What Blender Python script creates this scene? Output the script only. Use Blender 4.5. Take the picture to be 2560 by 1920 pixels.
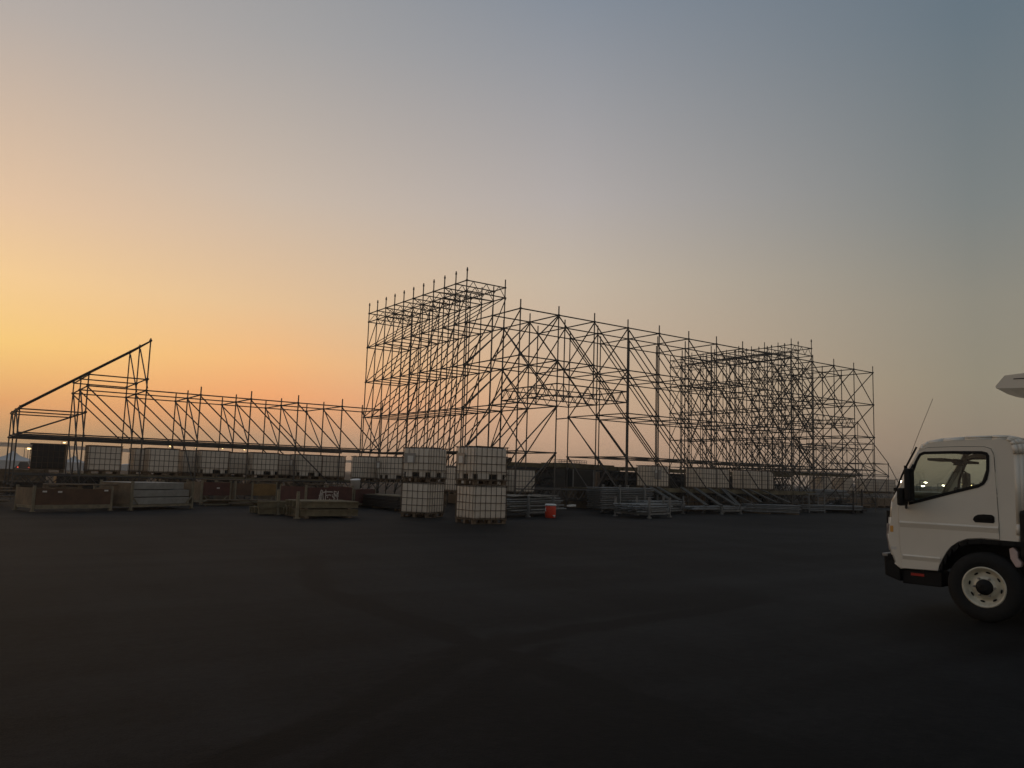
import bpy, bmesh, math, random
from mathutils import Vector, Matrix
R = math.radians
random.seed(7)
S = bpy.context.scene
for o in list(bpy.data.objects):
    bpy.data.objects.remove(o)
COL = S.collection

# ------------------------------------------------------------------ camera, sky, sun
cam = bpy.data.cameras.new('camera')
camo = bpy.data.objects.new('camera', cam)
COL.objects.link(camo)
S.camera = camo
cam.sensor_fit = 'HORIZONTAL'
cam.sensor_width = 36.0
cam.lens = 36.0 * 1976.8 / 2560.0
cam.clip_start = 0.1
cam.clip_end = 6000
# world axes: X runs along the front of the scaffolding, Y runs away to the left
d1 = Vector((0.8138766, -0.09284867, -0.57357127))
d2 = Vector((-0.58017657, -0.07613715, -0.81092434))
d3 = Vector((0.03162316, 0.99276496, -0.11583487))
rot = Matrix((d1, d2, d3))          # rows: world axes seen from the camera = camera axes in the world
camo.matrix_world = Matrix.Translation((0, 0, 1.45)) @ rot.to_4x4()

S.view_settings.view_transform = 'Standard'
S.view_settings.look = 'None'
S.view_settings.exposure = 0.0
S.view_settings.gamma = 1.0

def lin(c):
    out = []
    for v in c[:3]:
        v = v / 255.0
        out.append(v / 12.92 if v <= 0.04045 else ((v + 0.055) / 1.055) ** 2.4)
    return tuple(out) + (1.0,)

SUN_AZ, SUN_EL = 101.0, 1.5
world = bpy.data.worlds.new('World')
S.world = world
world.use_nodes = True
nt = world.node_tree
for n in list(nt.nodes):
    nt.nodes.remove(n)

def N(tree, typ, **kw):
    n = tree.nodes.new(typ)
    for k, v in kw.items():
        setattr(n, k, v)
    return n

def mth(tree, op, a, b=None, c=None, clamp=False):
    n = N(tree, 'ShaderNodeMath', operation=op, use_clamp=clamp)
    for i, v in enumerate((a, b, c)):
        if v is None:
            continue
        if isinstance(v, (int, float)):
            n.inputs[i].default_value = v
        else:
            tree.links.new(v, n.inputs[i])
    return n.outputs[0]

tc = N(nt, 'ShaderNodeTexCoord')
sep = N(nt, 'ShaderNodeSeparateXYZ')
nt.links.new(tc.outputs['Generated'], sep.inputs[0])
sx, sy, sz = sep.outputs
elev = mth(nt, 'DIVIDE', mth(nt, 'ARCSINE', sz), math.pi / 2)
elev = mth(nt, 'POWER', mth(nt, 'MAXIMUM', elev, 0.0), 0.5)
hl = mth(nt, 'SQRT', mth(nt, 'ADD', mth(nt, 'MULTIPLY', sx, sx), mth(nt, 'ADD', mth(nt, 'MULTIPLY', sy, sy), 1e-6)))
cd = mth(nt, 'DIVIDE', mth(nt, 'ADD', mth(nt, 'MULTIPLY', sx, math.cos(R(SUN_AZ))), mth(nt, 'MULTIPLY', sy, math.sin(R(SUN_AZ)))), hl)
dist = mth(nt, 'ARCCOSINE', mth(nt, 'MINIMUM', mth(nt, 'MAXIMUM', cd, -1.0), 1.0))
SKY = [  # degrees from the sunset, then elevation -> colour of the dusk sky
    (13, [(0, (200, 160, 112)), (1.3, (202, 160, 112)), (3.5, (240, 172, 110)), (7.2, (255, 208, 128)), (11.3, (249, 208, 152)), (15.8, (230, 197, 164)), (26.7, (181, 172, 166)), (42, (134, 141, 150)), (90, (92, 106, 120))]),
    (29, [(0, (190, 152, 118)), (2.1, (197, 156, 121)), (5.0, (251, 174, 116)), (7.5, (250, 191, 130)), (11.4, (233, 196, 153)), (18.7, (203, 186, 170)), (29, (164, 162, 162)), (42, (128, 136, 146)), (90, (92, 106, 120))]),
    (50, [(0, (182, 148, 120)), (2.9, (206, 168, 139)), (6.5, (210, 178, 147)), (14.1, (199, 183, 164)), (19.9, (179, 172, 169)), (32.5, (134, 142, 153)), (45, (108, 122, 140)), (90, (92, 106, 120))]),
    (77, [(0, (136, 123, 108)), (3.5, (146, 133, 116)), (6.9, (147, 139, 121)), (12, (142, 138, 126)), (17.8, (125, 130, 129)), (28.8, (103, 117, 127)), (45, (88, 105, 124)), (90, (92, 106, 120))]),
    (150, [(0, (146, 132, 120)), (6, (156, 143, 130)), (15, (146, 141, 134)), (30, (116, 122, 128)), (90, (92, 106, 120))]),
]
prev = None
for i, (dg, stops) in enumerate(SKY):
    ramp = N(nt, 'ShaderNodeValToRGB')
    cr = ramp.color_ramp
    cr.interpolation = 'LINEAR'
    while len(cr.elements) < len(stops):
        cr.elements.new(0.5)
    for e, (el, c) in zip(cr.elements, stops):
        e.position = math.sqrt(el / 90.0)
        e.color = lin(c)
    for e, (el, c) in zip(cr.elements, stops):
        e.position = math.sqrt(el / 90.0)
        e.color = lin(c)
    nt.links.new(elev, ramp.inputs[0])
    if prev is None:
        prev = ramp.outputs[0]
    else:
        mr = N(nt, 'ShaderNodeMapRange', interpolation_type='SMOOTHSTEP' if i == 4 else 'LINEAR')
        nt.links.new(dist, mr.inputs[0])
        mr.inputs[1].default_value = R(SKY[i - 1][0])
        mr.inputs[2].default_value = R(dg)
        mx = N(nt, 'ShaderNodeMixRGB')
        nt.links.new(mr.outputs[0], mx.inputs[0])
        nt.links.new(prev, mx.inputs[1])
        nt.links.new(ramp.outputs[0], mx.inputs[2])
        prev = mx.outputs[0]
bg = N(nt, 'ShaderNodeBackground')
nt.links.new(prev, bg.inputs[0])
bg.inputs[1].default_value = 1.0
wo = N(nt, 'ShaderNodeOutputWorld')
nt.links.new(bg.outputs[0], wo.inputs[0])

sun = bpy.data.lights.new('sun', 'SUN')
sun.energy = 0.10
sun.angle = R(12)
sun.color = (1.0, 0.55, 0.25)
suno = bpy.data.objects.new('sun', sun)
COL.objects.link(suno)
sd = Vector((math.cos(R(SUN_AZ)) * math.cos(R(SUN_EL)), math.sin(R(SUN_AZ)) * math.cos(R(SUN_EL)), math.sin(R(SUN_EL))))
suno.rotation_euler = (-sd).to_track_quat('-Z', 'Y').to_euler()
suno.location = (-20, 80, 12)

# ------------------------------------------------------------------ materials
MATS = {}
def mat(name, base, rough=0.6, metal=0.0, var=0.0, scale=6.0, bump=0.0, spec=0.5, trans=0.0, coat=0.0):
    m = bpy.data.materials.new(name)
    m.use_nodes = True
    t = m.node_tree
    b = t.nodes['Principled BSDF']
    b.inputs['Base Color'].default_value = tuple(base) + (1.0,)
    b.inputs['Roughness'].default_value = rough
    b.inputs['Metallic'].default_value = metal
    b.inputs['Specular IOR Level'].default_value = spec
    b.inputs['Coat Weight'].default_value = coat
    if trans:
        b.inputs['Transmission Weight'].default_value = trans
    if var or bump:
        co = N(t, 'ShaderNodeTexCoord')
        no = N(t, 'ShaderNodeTexNoise')
        no.inputs['Scale'].default_value = scale
        no.inputs['Detail'].default_value = 6
        no.inputs['Roughness'].default_value = 0.65
        t.links.new(co.outputs['Object'], no.inputs['Vector'])
        if var:
            rp = N(t, 'ShaderNodeValToRGB')
            lo = tuple(max(0.0, v * (1 - var)) for v in base) + (1.0,)
            hi = tuple(min(1.0, v * (1 + var)) for v in base) + (1.0,)
            rp.color_ramp.elements[0].position = 0.32
            rp.color_ramp.elements[1].position = 0.68
            rp.color_ramp.elements[0].color = lo
            rp.color_ramp.elements[1].color = hi
            t.links.new(no.outputs[0], rp.inputs[0])
            t.links.new(rp.outputs[0], b.inputs['Base Color'])
        if bump:
            bp = N(t, 'ShaderNodeBump')
            bp.inputs['Strength'].default_value = bump
            bp.inputs['Distance'].default_value = 0.02
            t.links.new(no.outputs[0], bp.inputs['Height'])
            t.links.new(bp.outputs[0], b.inputs['Normal'])
    MATS[name] = m
    return m

def emit(name, col, strength):
    m = bpy.data.materials.new(name)
    m.use_nodes = True
    t = m.node_tree
    b = t.nodes['Principled BSDF']
    b.inputs['Base Color'].default_value = (0.1, 0.1, 0.1, 1)
    b.inputs['Emission Color'].default_value = tuple(col) + (1.0,)
    b.inputs['Emission Strength'].default_value = strength
    return m

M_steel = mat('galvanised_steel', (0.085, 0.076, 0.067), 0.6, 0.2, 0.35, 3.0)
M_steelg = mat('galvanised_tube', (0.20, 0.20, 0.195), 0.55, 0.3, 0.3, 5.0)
M_dark = mat('dark_steel', (0.05, 0.05, 0.05), 0.6, 0.2, 0.4, 4.0)
M_plastic = mat('white_plastic', (0.86, 0.77, 0.66), 0.45, 0.0, 0.08, 2.5)
def translucent(m, amount, col):
    t = m.node_tree
    b = t.nodes['Principled BSDF']
    tl_ = N(t, 'ShaderNodeBsdfTranslucent'); tl_.inputs[0].default_value = col
    mx_ = N(t, 'ShaderNodeMixShader'); mx_.inputs[0].default_value = amount
    o_ = t.nodes['Material Output']
    t.links.new(b.outputs[0], mx_.inputs[1]); t.links.new(tl_.outputs[0], mx_.inputs[2])
    t.links.new(mx_.outputs[0], o_.inputs[0])
translucent(M_plastic, 0.25, (0.95, 0.88, 0.78, 1))
M_cage = mat('cage_wire', (0.13, 0.095, 0.065), 0.6, 0.3, 0.3, 6.0)
M_wood = mat('pallet_wood', (0.15, 0.105, 0.065), 0.85, 0.0, 0.45, 5.0, 0.3)
M_timber = mat('yellow_timber', (0.165, 0.132, 0.075), 0.8, 0.0, 0.35, 4.0, 0.2)
M_deckw = mat('deck_timber', (0.15, 0.125, 0.075), 0.85, 0.0, 0.5, 2.0, 0.2)
M_brown = mat('brown_panel', (0.10, 0.052, 0.028), 0.75, 0.0, 0.3, 3.0)
M_maroon = mat('maroon_panel', (0.085, 0.028, 0.020), 0.75, 0.0, 0.3, 3.0)
M_tan = mat('tan_panel', (0.22, 0.125, 0.04), 0.75, 0.0, 0.25, 3.0)
M_ply = mat('raw_plywood', (0.20, 0.14, 0.085), 0.8, 0.0, 0.3, 3.0)
M_silver = mat('aluminium_plank', (0.27, 0.255, 0.225), 0.6, 0.1, 0.2, 3.0)
M_red = mat('red_plastic', (0.66, 0.045, 0.014), 0.4, 0.0, 0.12, 4.0)
M_white = mat('white_cap', (0.75, 0.74, 0.72), 0.4)
M_paint = mat('white_paint', (0.80, 0.74, 0.63), 0.32, 0.0, 0.04, 1.5, 0.0, 0.5, 0.0, 0.15)
M_black = mat('black_trim', (0.007, 0.007, 0.0075), 0.6, 0.0, 0.0, 6.0, 0.0, 0.25)
M_rubber = mat('tyre_rubber', (0.007, 0.007, 0.007), 0.85, 0.0, 0.3, 20.0, 0.2)
M_rim = mat('rim_paint', (0.62, 0.58, 0.46), 0.4, 0.1, 0.2, 8.0)
M_seat = mat('seat_cloth', (0.10, 0.105, 0.115), 0.9)
M_chrome = mat('lamp_glass', (0.42, 0.36, 0.32), 0.12, 0.3, 0.35, 14.0)
M_amber = mat('amber_lens', (0.75, 0.38, 0.10), 0.15)
M_redlens = mat('red_reflector', (0.45, 0.03, 0.02), 0.3)
M_pale = mat('pale_plastic', (0.60, 0.46, 0.42), 0.5, 0.0, 0.15, 6.0)
M_card = mat('label_card', (0.66, 0.63, 0.58), 0.6)
M_plate = mat('label_plate_metal', (0.30, 0.28, 0.26), 0.5, 0.4)
M_chalk = mat('chalk_mark', (0.60, 0.54, 0.48), 0.9, 0.0, 0.3, 30.0)
M_tent = mat('tent_fabric', (0.5, 0.5, 0.5), 0.8)
M_conc = mat('bridge_concrete', (0.3, 0.28, 0.26), 0.9)
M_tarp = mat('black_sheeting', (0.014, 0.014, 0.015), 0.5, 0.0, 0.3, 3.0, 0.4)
M_lamp = emit('lamp_glow', (1.0, 0.70, 0.28), 6.0)
M_lampw = emit('lamp_glow_white', (1.0, 0.86, 0.62), 12.0)
M_tail = emit('tail_glow', (1.0, 0.10, 0.05), 2.0)

# glass: clear with a faint reflection
M_glass = bpy.data.materials.new('window_glass')
M_glass.use_nodes = True
t = M_glass.node_tree
for n in list(t.nodes):
    t.nodes.remove(n)
tr = N(t, 'ShaderNodeBsdfTransparent'); tr.inputs[0].default_value = (0.80, 0.86, 0.80, 1)
gl = N(t, 'ShaderNodeBsdfGlossy'); gl.inputs[0].default_value = (0.9, 0.9, 0.9, 1); gl.inputs[1].default_value = 0.03
fr = N(t, 'ShaderNodeLayerWeight'); fr.inputs[0].default_value = 0.5
mxs = N(t, 'ShaderNodeMixShader')
t.links.new(mth(t, 'MULTIPLY_ADD', mth(t, 'POWER', fr.outputs[1], 4.0), 0.6, 0.05), mxs.inputs[0]); t.links.new(tr.outputs[0], mxs.inputs[1]); t.links.new(gl.outputs[0], mxs.inputs[2])
om = N(t, 'ShaderNodeOutputMaterial'); t.links.new(mxs.outputs[0], om.inputs[0])

# asphalt with worn patches, tyre tracks and grit
M_ground = bpy.data.materials.new('asphalt')
M_ground.use_nodes = True
t = M_ground.node_tree
b = t.nodes['Principled BSDF']
co = N(t, 'ShaderNodeTexCoord')
sp = N(t, 'ShaderNodeSeparateXYZ'); t.links.new(co.outputs['Object'], sp.inputs[0])
def noise(scale, detail=5, rough=0.6, vec=None, dist_=0.0):
    n = N(t, 'ShaderNodeTexNoise')
    n.inputs['Scale'].default_value = scale
    n.inputs['Detail'].default_value = detail
    n.inputs['Roughness'].default_value = rough
    n.inputs['Distortion'].default_value = dist_
    t.links.new(vec if vec is not None else co.outputs['Object'], n.inputs['Vector'])
    return n.outputs[0]
def stretch(rz, s):
    mp = N(t, 'ShaderNodeMapping')
    mp.inputs['Rotation'].default_value = (0, 0, R(rz))
    mp.inputs['Scale'].default_value = s
    t.links.new(co.outputs['Object'], mp.inputs['Vector'])
    return mp.outputs[0]
big = noise(0.10, 6, 0.6, None, 0.6)
mid = noise(0.55, 5, 0.62, stretch(35, (1, 0.35, 1)), 0.3)
fine = noise(9.0, 4, 0.75)
grit = noise(70.0, 3, 0.8)
a1 = noise(0.9, 3, 0.5, stretch(-62, (0.08, 1.3, 1)))
a2 = noise(0.9, 3, 0.5, stretch(8, (0.08, 1.3, 1)))
val = mth(t, 'ADD', mth(t, 'MULTIPLY', big, 0.8), mth(t, 'MULTIPLY', mid, 0.55))
val = mth(t, 'ADD', val, mth(t, 'MULTIPLY', fine, 0.35))
val = mth(t, 'ADD', val, mth(t, 'MULTIPLY', grit, 0.60))
val = mth(t, 'ADD', val, mth(t, 'MULTIPLY', a1, 0.30))
val = mth(t, 'ADD', val, mth(t, 'MULTIPLY', a2, 0.30))
# two old tyre tracks that cross in front of the camera
def track(x0, y0, x1, y1, w, off):
    L = math.hypot(x1 - x0, y1 - y0)
    nx, ny = -(y1 - y0) / L, (x1 - x0) / L
    d = mth(t, 'ADD', mth(t, 'MULTIPLY', sp.outputs[0], nx), mth(t, 'MULTIPLY', sp.outputs[1], ny))
    d = mth(t, 'SUBTRACT', d, nx * x0 + ny * y0 + off)
    wob = mth(t, 'MULTIPLY', mth(t, 'SUBTRACT', noise(0.5, 3), 0.5), 0.55)
    d = mth(t, 'ABSOLUTE', mth(t, 'ADD', d, wob))
    mr = N(t, 'ShaderNodeMapRange', interpolation_type='SMOOTHSTEP')
    t.links.new(d, mr.inputs[0])
    mr.inputs[1].default_value = 0.0; mr.inputs[2].default_value = w
    mr.inputs[3].default_value = 1.0; mr.inputs[4].default_value = 0.0
    al = mth(t, 'ADD', mth(t, 'MULTIPLY', sp.outputs[0], ny), mth(t, 'MULTIPLY', sp.outputs[1], -nx))
    al = mth(t, 'ADD', al, -(ny * x0 - nx * y0))
    ends = N(t, 'ShaderNodeMapRange', interpolation_type='SMOOTHSTEP')
    t.links.new(mth(t, 'ABSOLUTE', mth(t, 'SUBTRACT', al, L / 2)), ends.inputs[0])
    ends.inputs[1].default_value = L / 2; ends.inputs[2].default_value = L / 2 + 0.9
    ends.inputs[3].default_value = 1.0; ends.inputs[4].default_value = 0.0
    return mth(t, 'MULTIPLY', mr.outputs[0], ends.outputs[0])
trk = mth(t, 'MAXIMUM', track(3.9, 9.4, 3.85, 2.2, 0.24, 0.0), track(0.5, 3.6, 3.9, 5.78, 0.20, 0.0))
trk = mth(t, 'MAXIMUM', trk, track(3.9, 5.78, 8.0, 6.4, 0.24, 0.0))
trk = mth(t, 'MAXIMUM', trk, mth(t, 'MULTIPLY', track(0.5, 3.6, 3.9, 5.78, 0.20, -0.5), 0.6))
trk = mth(t, 'MAXIMUM', trk, mth(t, 'MULTIPLY', track(5.0, 12.5, 3.9, 9.4, 0.3, 0.0), 0.6))
val = mth(t, 'SUBTRACT', val, mth(t, 'MULTIPLY', trk, 0.42))
rp = N(t, 'ShaderNodeValToRGB')
rp.color_ramp.elements[0].position = 0.85; rp.color_ramp.elements[0].color = (0.002, 0.002, 0.0022, 1)
rp.color_ramp.elements[1].position = 1.75 / 1.75; rp.color_ramp.elements[1].color = (0.024, 0.0242, 0.0248, 1)
sc_ = mth(t, 'MULTIPLY', val, 0.465)
rp.color_ramp.elements[0].position = 0.60
rp.color_ramp.elements[1].position = 0.80
t.links.new(sc_, rp.inputs[0])
t.links.new(rp.outputs[0], b.inputs['Base Color'])
b.inputs['Roughness'].default_value = 0.75
b.inputs['Specular IOR Level'].default_value = 0.10
bp = N(t, 'ShaderNodeBump'); bp.inputs['Strength'].default_value = 0.5; bp.inputs['Distance'].default_value = 0.01
t.links.new(mth(t, 'ADD', grit, mth(t, 'MULTIPLY', fine, 1.5)), bp.inputs['Height'])
t.links.new(bp.outputs[0], b.inputs['Normal'])

# ------------------------------------------------------------------ mesh helpers
class MB:
    def __init__(self):
        self.v = []; self.f = []
    def poly(self, pts):
        i = len(self.v)
        self.v += [tuple(p) for p in pts]
        self.f.append(tuple(range(i, i + len(pts))))
    def tube(self, p, q, r=0.026, n=6, r2=None):
        p = Vector(p); q = Vector(q); d = q - p
        if d.length < 1e-6:
            return self
        d.normalize()
        a = Vector((0, 0, 1)) if abs(d.z) < 0.9 else Vector((1, 0, 0))
        u = d.cross(a).normalized(); w = d.cross(u)
        r2 = r if r2 is None else r2
        i = len(self.v)
        for c, rr in ((p, r), (q, r2)):
            for k in range(n):
                an = 2 * math.pi * k / n
                self.v.append(tuple(c + u * (math.cos(an) * rr) + w * (math.sin(an) * rr)))
        for k in range(n):
            k2 = (k + 1) % n
            self.f.append((i + k, i + k2, i + n + k2, i + n + k))
        self.f.append(tuple(range(i + n - 1, i - 1, -1)))
        self.f.append(tuple(range(i + n, i + 2 * n)))
        return self
    def path(self, pts, r=0.02, n=6):
        for a, b_ in zip(pts, pts[1:]):
            self.tube(a, b_, r, n)
        return self
    def box(self, x0, x1, y0, y1, z0, z1, m=None):
        c = [(x0, y0, z0), (x1, y0, z0), (x1, y1, z0), (x0, y1, z0), (x0, y0, z1), (x1, y0, z1), (x1, y1, z1), (x0, y1, z1)]
        if m is not None:
            c = [tuple(m @ Vector(p)) for p in c]
        i = len(self.v)
        self.v += c
        for f in ((3, 2, 1, 0), (4, 5, 6, 7), (0, 1, 5, 4), (1, 2, 6, 5), (2, 3, 7, 6), (3, 0, 4, 7)):
            self.f.append(tuple(i + k for k in f))
        return self
    def beam(self, p, q, w, h):
        p = Vector(p); q = Vector(q); d = (q - p); L = d.length
        x = d.normalized()
        y = Vector((0, 0, 1)).cross(x)
        y = y.normalized() if y.length > 1e-4 else Vector((1, 0, 0))
        z = x.cross(y)
        m = Matrix((x, y, z)).transposed().to_4x4(); m.translation = p
        return self.box(0, L, -w / 2, w / 2, -h / 2, h / 2, m)
    def lathe(self, prof, n=20, c=(0, 0, 0), axis='Z', caps=True):
        i0 = len(self.v)
        for (r, z) in prof:
            for k in range(n):
                an = 2 * math.pi * k / n
                p = (math.cos(an) * r, math.sin(an) * r, z)
                if axis == 'X':
                    p = (z, math.cos(an) * r, math.sin(an) * r)
                self.v.append((c[0] + p[0], c[1] + p[1], c[2] + p[2]))
        for j in range(len(prof) - 1):
            for k in range(n):
                k2 = (k + 1) % n
                self.f.append((i0 + j * n + k, i0 + j * n + k2, i0 + (j + 1) * n + k2, i0 + (j + 1) * n + k))
        if caps:
            self.f.append(tuple(i0 + k for k in range(n - 1, -1, -1)))
            j = len(prof) - 1
            self.f.append(tuple(i0 + j * n + k for k in range(n)))
        return self
    def prism(self, outline, x0, x1):
        """outline in (y, z), extruded along x"""
        n = len(outline); i = len(self.v)
        for x in (x0, x1):
            self.v += [(x, p[0], p[1]) for p in outline]
        for k in range(n):
            k2 = (k + 1) % n
            self.f.append((i + k, i + k2, i + n + k2, i + n + k))
        self.f.append(tuple(range(i + n - 1, i - 1, -1)))
        self.f.append(tuple(range(i + n, i + 2 * n)))
        return self
    def build(self, name, material, parent=None, bevel=0.0, smooth=False, seg=2):
        me = bpy.data.meshes.new(name)
        off = Vector((0, 0, 0))
        me.from_pydata(self.v, [], self.f)
        me.materials.append(material)
        bm = bmesh.new(); bm.from_mesh(me)
        bmesh.ops.recalc_face_normals(bm, faces=bm.faces)
        if bevel:
            bmesh.ops.bevel(bm, geom=list(bm.edges), offset=bevel, segments=seg, affect='EDGES', profile=0.6)
        bm.to_mesh(me); bm.free()
        if smooth:
            for p in me.polygons:
                p.use_smooth = True
        o = bpy.data.objects.new(name, me)
        COL.objects.link(o)
        if parent is not None:
            o.parent = parent
            if parent.get('_world'):
                o.location = -Vector(parent.location)
        return o

def tag(o, label=None, cat=None, group=None, kind=None):
    if label: o['label'] = label
    if cat: o['category'] = cat
    if group: o['group'] = group
    if kind: o['kind'] = kind
    elif cat: o['kind'] = 'thing'
    return o

def thing(name, label, cat, loc=(0, 0, 0), rz=0.0, group=None, world_parts=False):
    e = bpy.data.objects.new(name, None)
    e.empty_display_size = 0.2
    COL.objects.link(e)
    e.location = loc
    e.rotation_euler = (0, 0, rz)
    if world_parts:
        e['_world'] = 1
    return tag(e, label, cat, group)

def copy_tree(o, parent=None):
    c = o.copy()
    COL.objects.link(c)
    if parent is not None:
        c.parent = parent
    for ch in list(o.children):
        copy_tree(ch, c)
    return c

def place(o, loc, rz=0.0, label=None, group=None):
    o.location = loc
    o.rotation_euler = (0, 0, rz)
    if label: o['label'] = label
    if group: o['group'] = group
    return o

# ------------------------------------------------------------------ ground
g = MB()
g.poly([(-2500, -2500, 0), (2500, -2500, 0), (2500, 2500, 0), (-2500, 2500, 0)])
tag(g.build('ground', M_ground), 'dark worn asphalt yard', None, None, 'structure')

# ------------------------------------------------------------------ scaffolding
RT = 0.029
CAMP = Vector((0, 0, 1.45))

def collar(mb, x, y, z):
    mb.lathe([(0.03, -0.05), (0.062, -0.03), (0.062, 0.03), (0.03, 0.05)], 6, (x, y, z))

class Scaffold:
    """collects members by kind, then builds each as a part of one thing"""
    def __init__(self, name, label, loc, group=None):
        self.root = thing(name, label, 'scaffolding', loc, 0, group, True)
        self.m = {}
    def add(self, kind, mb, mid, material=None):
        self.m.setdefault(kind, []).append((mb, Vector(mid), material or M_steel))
    def post(self, x, y, z0, z1, nodes, top=True):
        mb = MB()
        mb.tube((x, y, z0), (x, y, z1), RT, 6)
        for z in nodes:
            collar(mb, x, y, z)
        if z0 < 0.1:
            mb.box(x - 0.08, x + 0.08, y - 0.08, y + 0.08, 0.0, 0.02)
            mb.tube((x, y, 0.28), (x, y, 0.31), 0.07, 6)
        self.add('post', mb, (x, y, (z0 + z1) / 2))
    def bar(self, kind, p, q, r=RT):
        mb = MB().tube(p, q, r, 6)
        self.add(kind, mb, (Vector(p) + Vector(q)) / 2)
    def girder(self, p, q, h=0.46, n=4):
        p = Vector(p); q = Vector(q); up = Vector((0, 0, h))
        mb = MB().tube(p, q, RT, 6).tube(p + up, q + up, RT, 6)
        for k in range(n):
            a = p.lerp(q, k / n); m_ = p.lerp(q, (k + 0.5) / n); c = p.lerp(q, (k + 1) / n)
            mb.tube(a, m_ + up, 0.018, 5); mb.tube(m_ + up, c, 0.018, 5)
        mb.tube(p, p + up, 0.018, 5); mb.tube(q, q + up, 0.018, 5)
        self.add('girder', mb, (p + q) / 2)
    def finish(self):
        for kind, lst in self.m.items():
            lst.sort(key=lambda e: (e[1] - CAMP).length)
            for mb, _, mt in lst[:100]:
                mb.build(kind, mt, self.root)
            if len(lst) > 100:
                rest = MB()
                for mb, _, mt in lst[100:]:
                    i = len(rest.v)
                    rest.v += mb.v
                    rest.f += [tuple(i + k for k in f) for f in mb.f]
                o = rest.build(kind, lst[0][2], self.root)
                o['kind'] = 'stuff'

X0, BX, Y0, BY = 19.13, 2.07, 26.6, 2.11
NX = 13
LV = [2.5, 4.5, 6.5, 8.5]
def px(i): return X0 + BX * i
def py(k): return Y0 + BY * k
XC = px(0) + px(NX)           # mirror: x -> XC - x

gate = Scaffold('scaffolding', 'wide open steel scaffolding with two gateways, joining the two tall towers', (px(6.5), py(1), 0))
for i in range(NX + 1):
    for k in range(3):
        hung = i in (2, 11)
        lo = 4.96 if hung else 0.0
        gate.post(px(i), py(k), lo, 8.9, [z for z in LV + ([] if hung else [0.5]) if z > lo])
for k in range(3):
    for z in (6.5, 8.5):
        gate.bar('ledger', (px(0), py(k), z), (px(NX), py(k), z))
    for z in (2.5, 4.5):
        gate.bar('ledger', (px(0), py(k), z), (px(1), py(k), z))
        gate.bar('ledger', (px(3), py(k), z), (px(10), py(k), z))
        gate.bar('ledger', (px(12), py(k), z), (px(13), py(k), z))
    for z in (0.5,):
        gate.bar('ledger', (px(0), py(k), z), (px(NX), py(k), z))
    for a, b_ in ((1, 3), (10, 12)):
        gate.girder((px(a), py(k), 5.0), (px(b_), py(k), 5.0), 0.5, 6)
    for a in range(NX):
        if a not in (10, 11):
            gate.girder((px(a) + 0.03, py(k), 0.5), (px(a + 1) - 0.03, py(k), 0.5), 0.44, 3)
for i in range(NX + 1):
    for z in LV:
        if i in (2, 11) and z < 5:
            continue
        gate.bar('ledger', (px(i), py(0), z), (px(i), py(2), z))
for i in (1, 3, 10, 12):
    gate.girder((px(i), py(0), 5.0), (px(i), py(2), 5.0), 0.5, 6)
lifts = [(0.5, 2.5), (2.5, 4.5), (4.5, 6.5), (6.5, 8.5)]
for k in range(3):
    for a in range(NX):
        for (z0, z1) in lifts:
            if a in (1, 2, 10, 11) and z0 < 4:
                continue
            zz = max(z0, 5.5) if (a in (1, 2, 10, 11) and z0 == 4.5) else z0
            if a == 0:
                gate.bar('brace', (px(0), py(k), z0), (px(1), py(k), z1))
            else:
                fx = (z1 - zz) / 2.0
                gate.bar('brace', (px(a), py(k) + 0.03, z1), (px(a) + BX * fx, py(k) + 0.03, zz))
for i in (0, 1, 2, 3, 10, 11, 12, 13):
    for k in range(2):
        for (z0, z1) in lifts:
            if i in (2, 11) and z0 < 6:
                continue
            if i in (3, 10) and z0 < 4:
                gate.bar('brace', (px(i) + 0.03, py(k + 1), z1), (px(i) + 0.03, py(k), z0))
            else:
                gate.bar('brace', (px(i) + 0.03, py(k), z1), (px(i) + 0.03, py(k + 1), z0))
                if k == 1 and i in (1, 12) and z0 > 2:
                    gate.bar('brace', (px(i) - 0.03, py(k + 1), z1), (px(i) - 0.03, py(k), z0))
gate.bar('ledger', (px(1), py(0), 3.95), (px(3), py(2), 4.45))
# timber deck on the base girders
for a in range(3, 10):
    for k in range(2):
        mb = MB()
        for j in range(8):
            y_ = py(k) + 0.05 + j * 0.252
            mb.box(px(a) + 0.04, px(a + 1) - 0.04, y_, y_ + 0.235, 0.972 + 0.004 * (j % 2), 1.02 + 0.004 * (j % 3))
        gate.add('deck_board', mb, (px(a + .5), py(k), 1), M_deckw)
    mb = MB().box(px(a) + 0.02, px(a + 1) - 0.02, py(0) - 0.09, py(0) - 0.035, 0.93, 1.13)
    gate.add('toe_board', mb, (px(a + .5), py(0), 1), M_deckw)
gate.finish()

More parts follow.
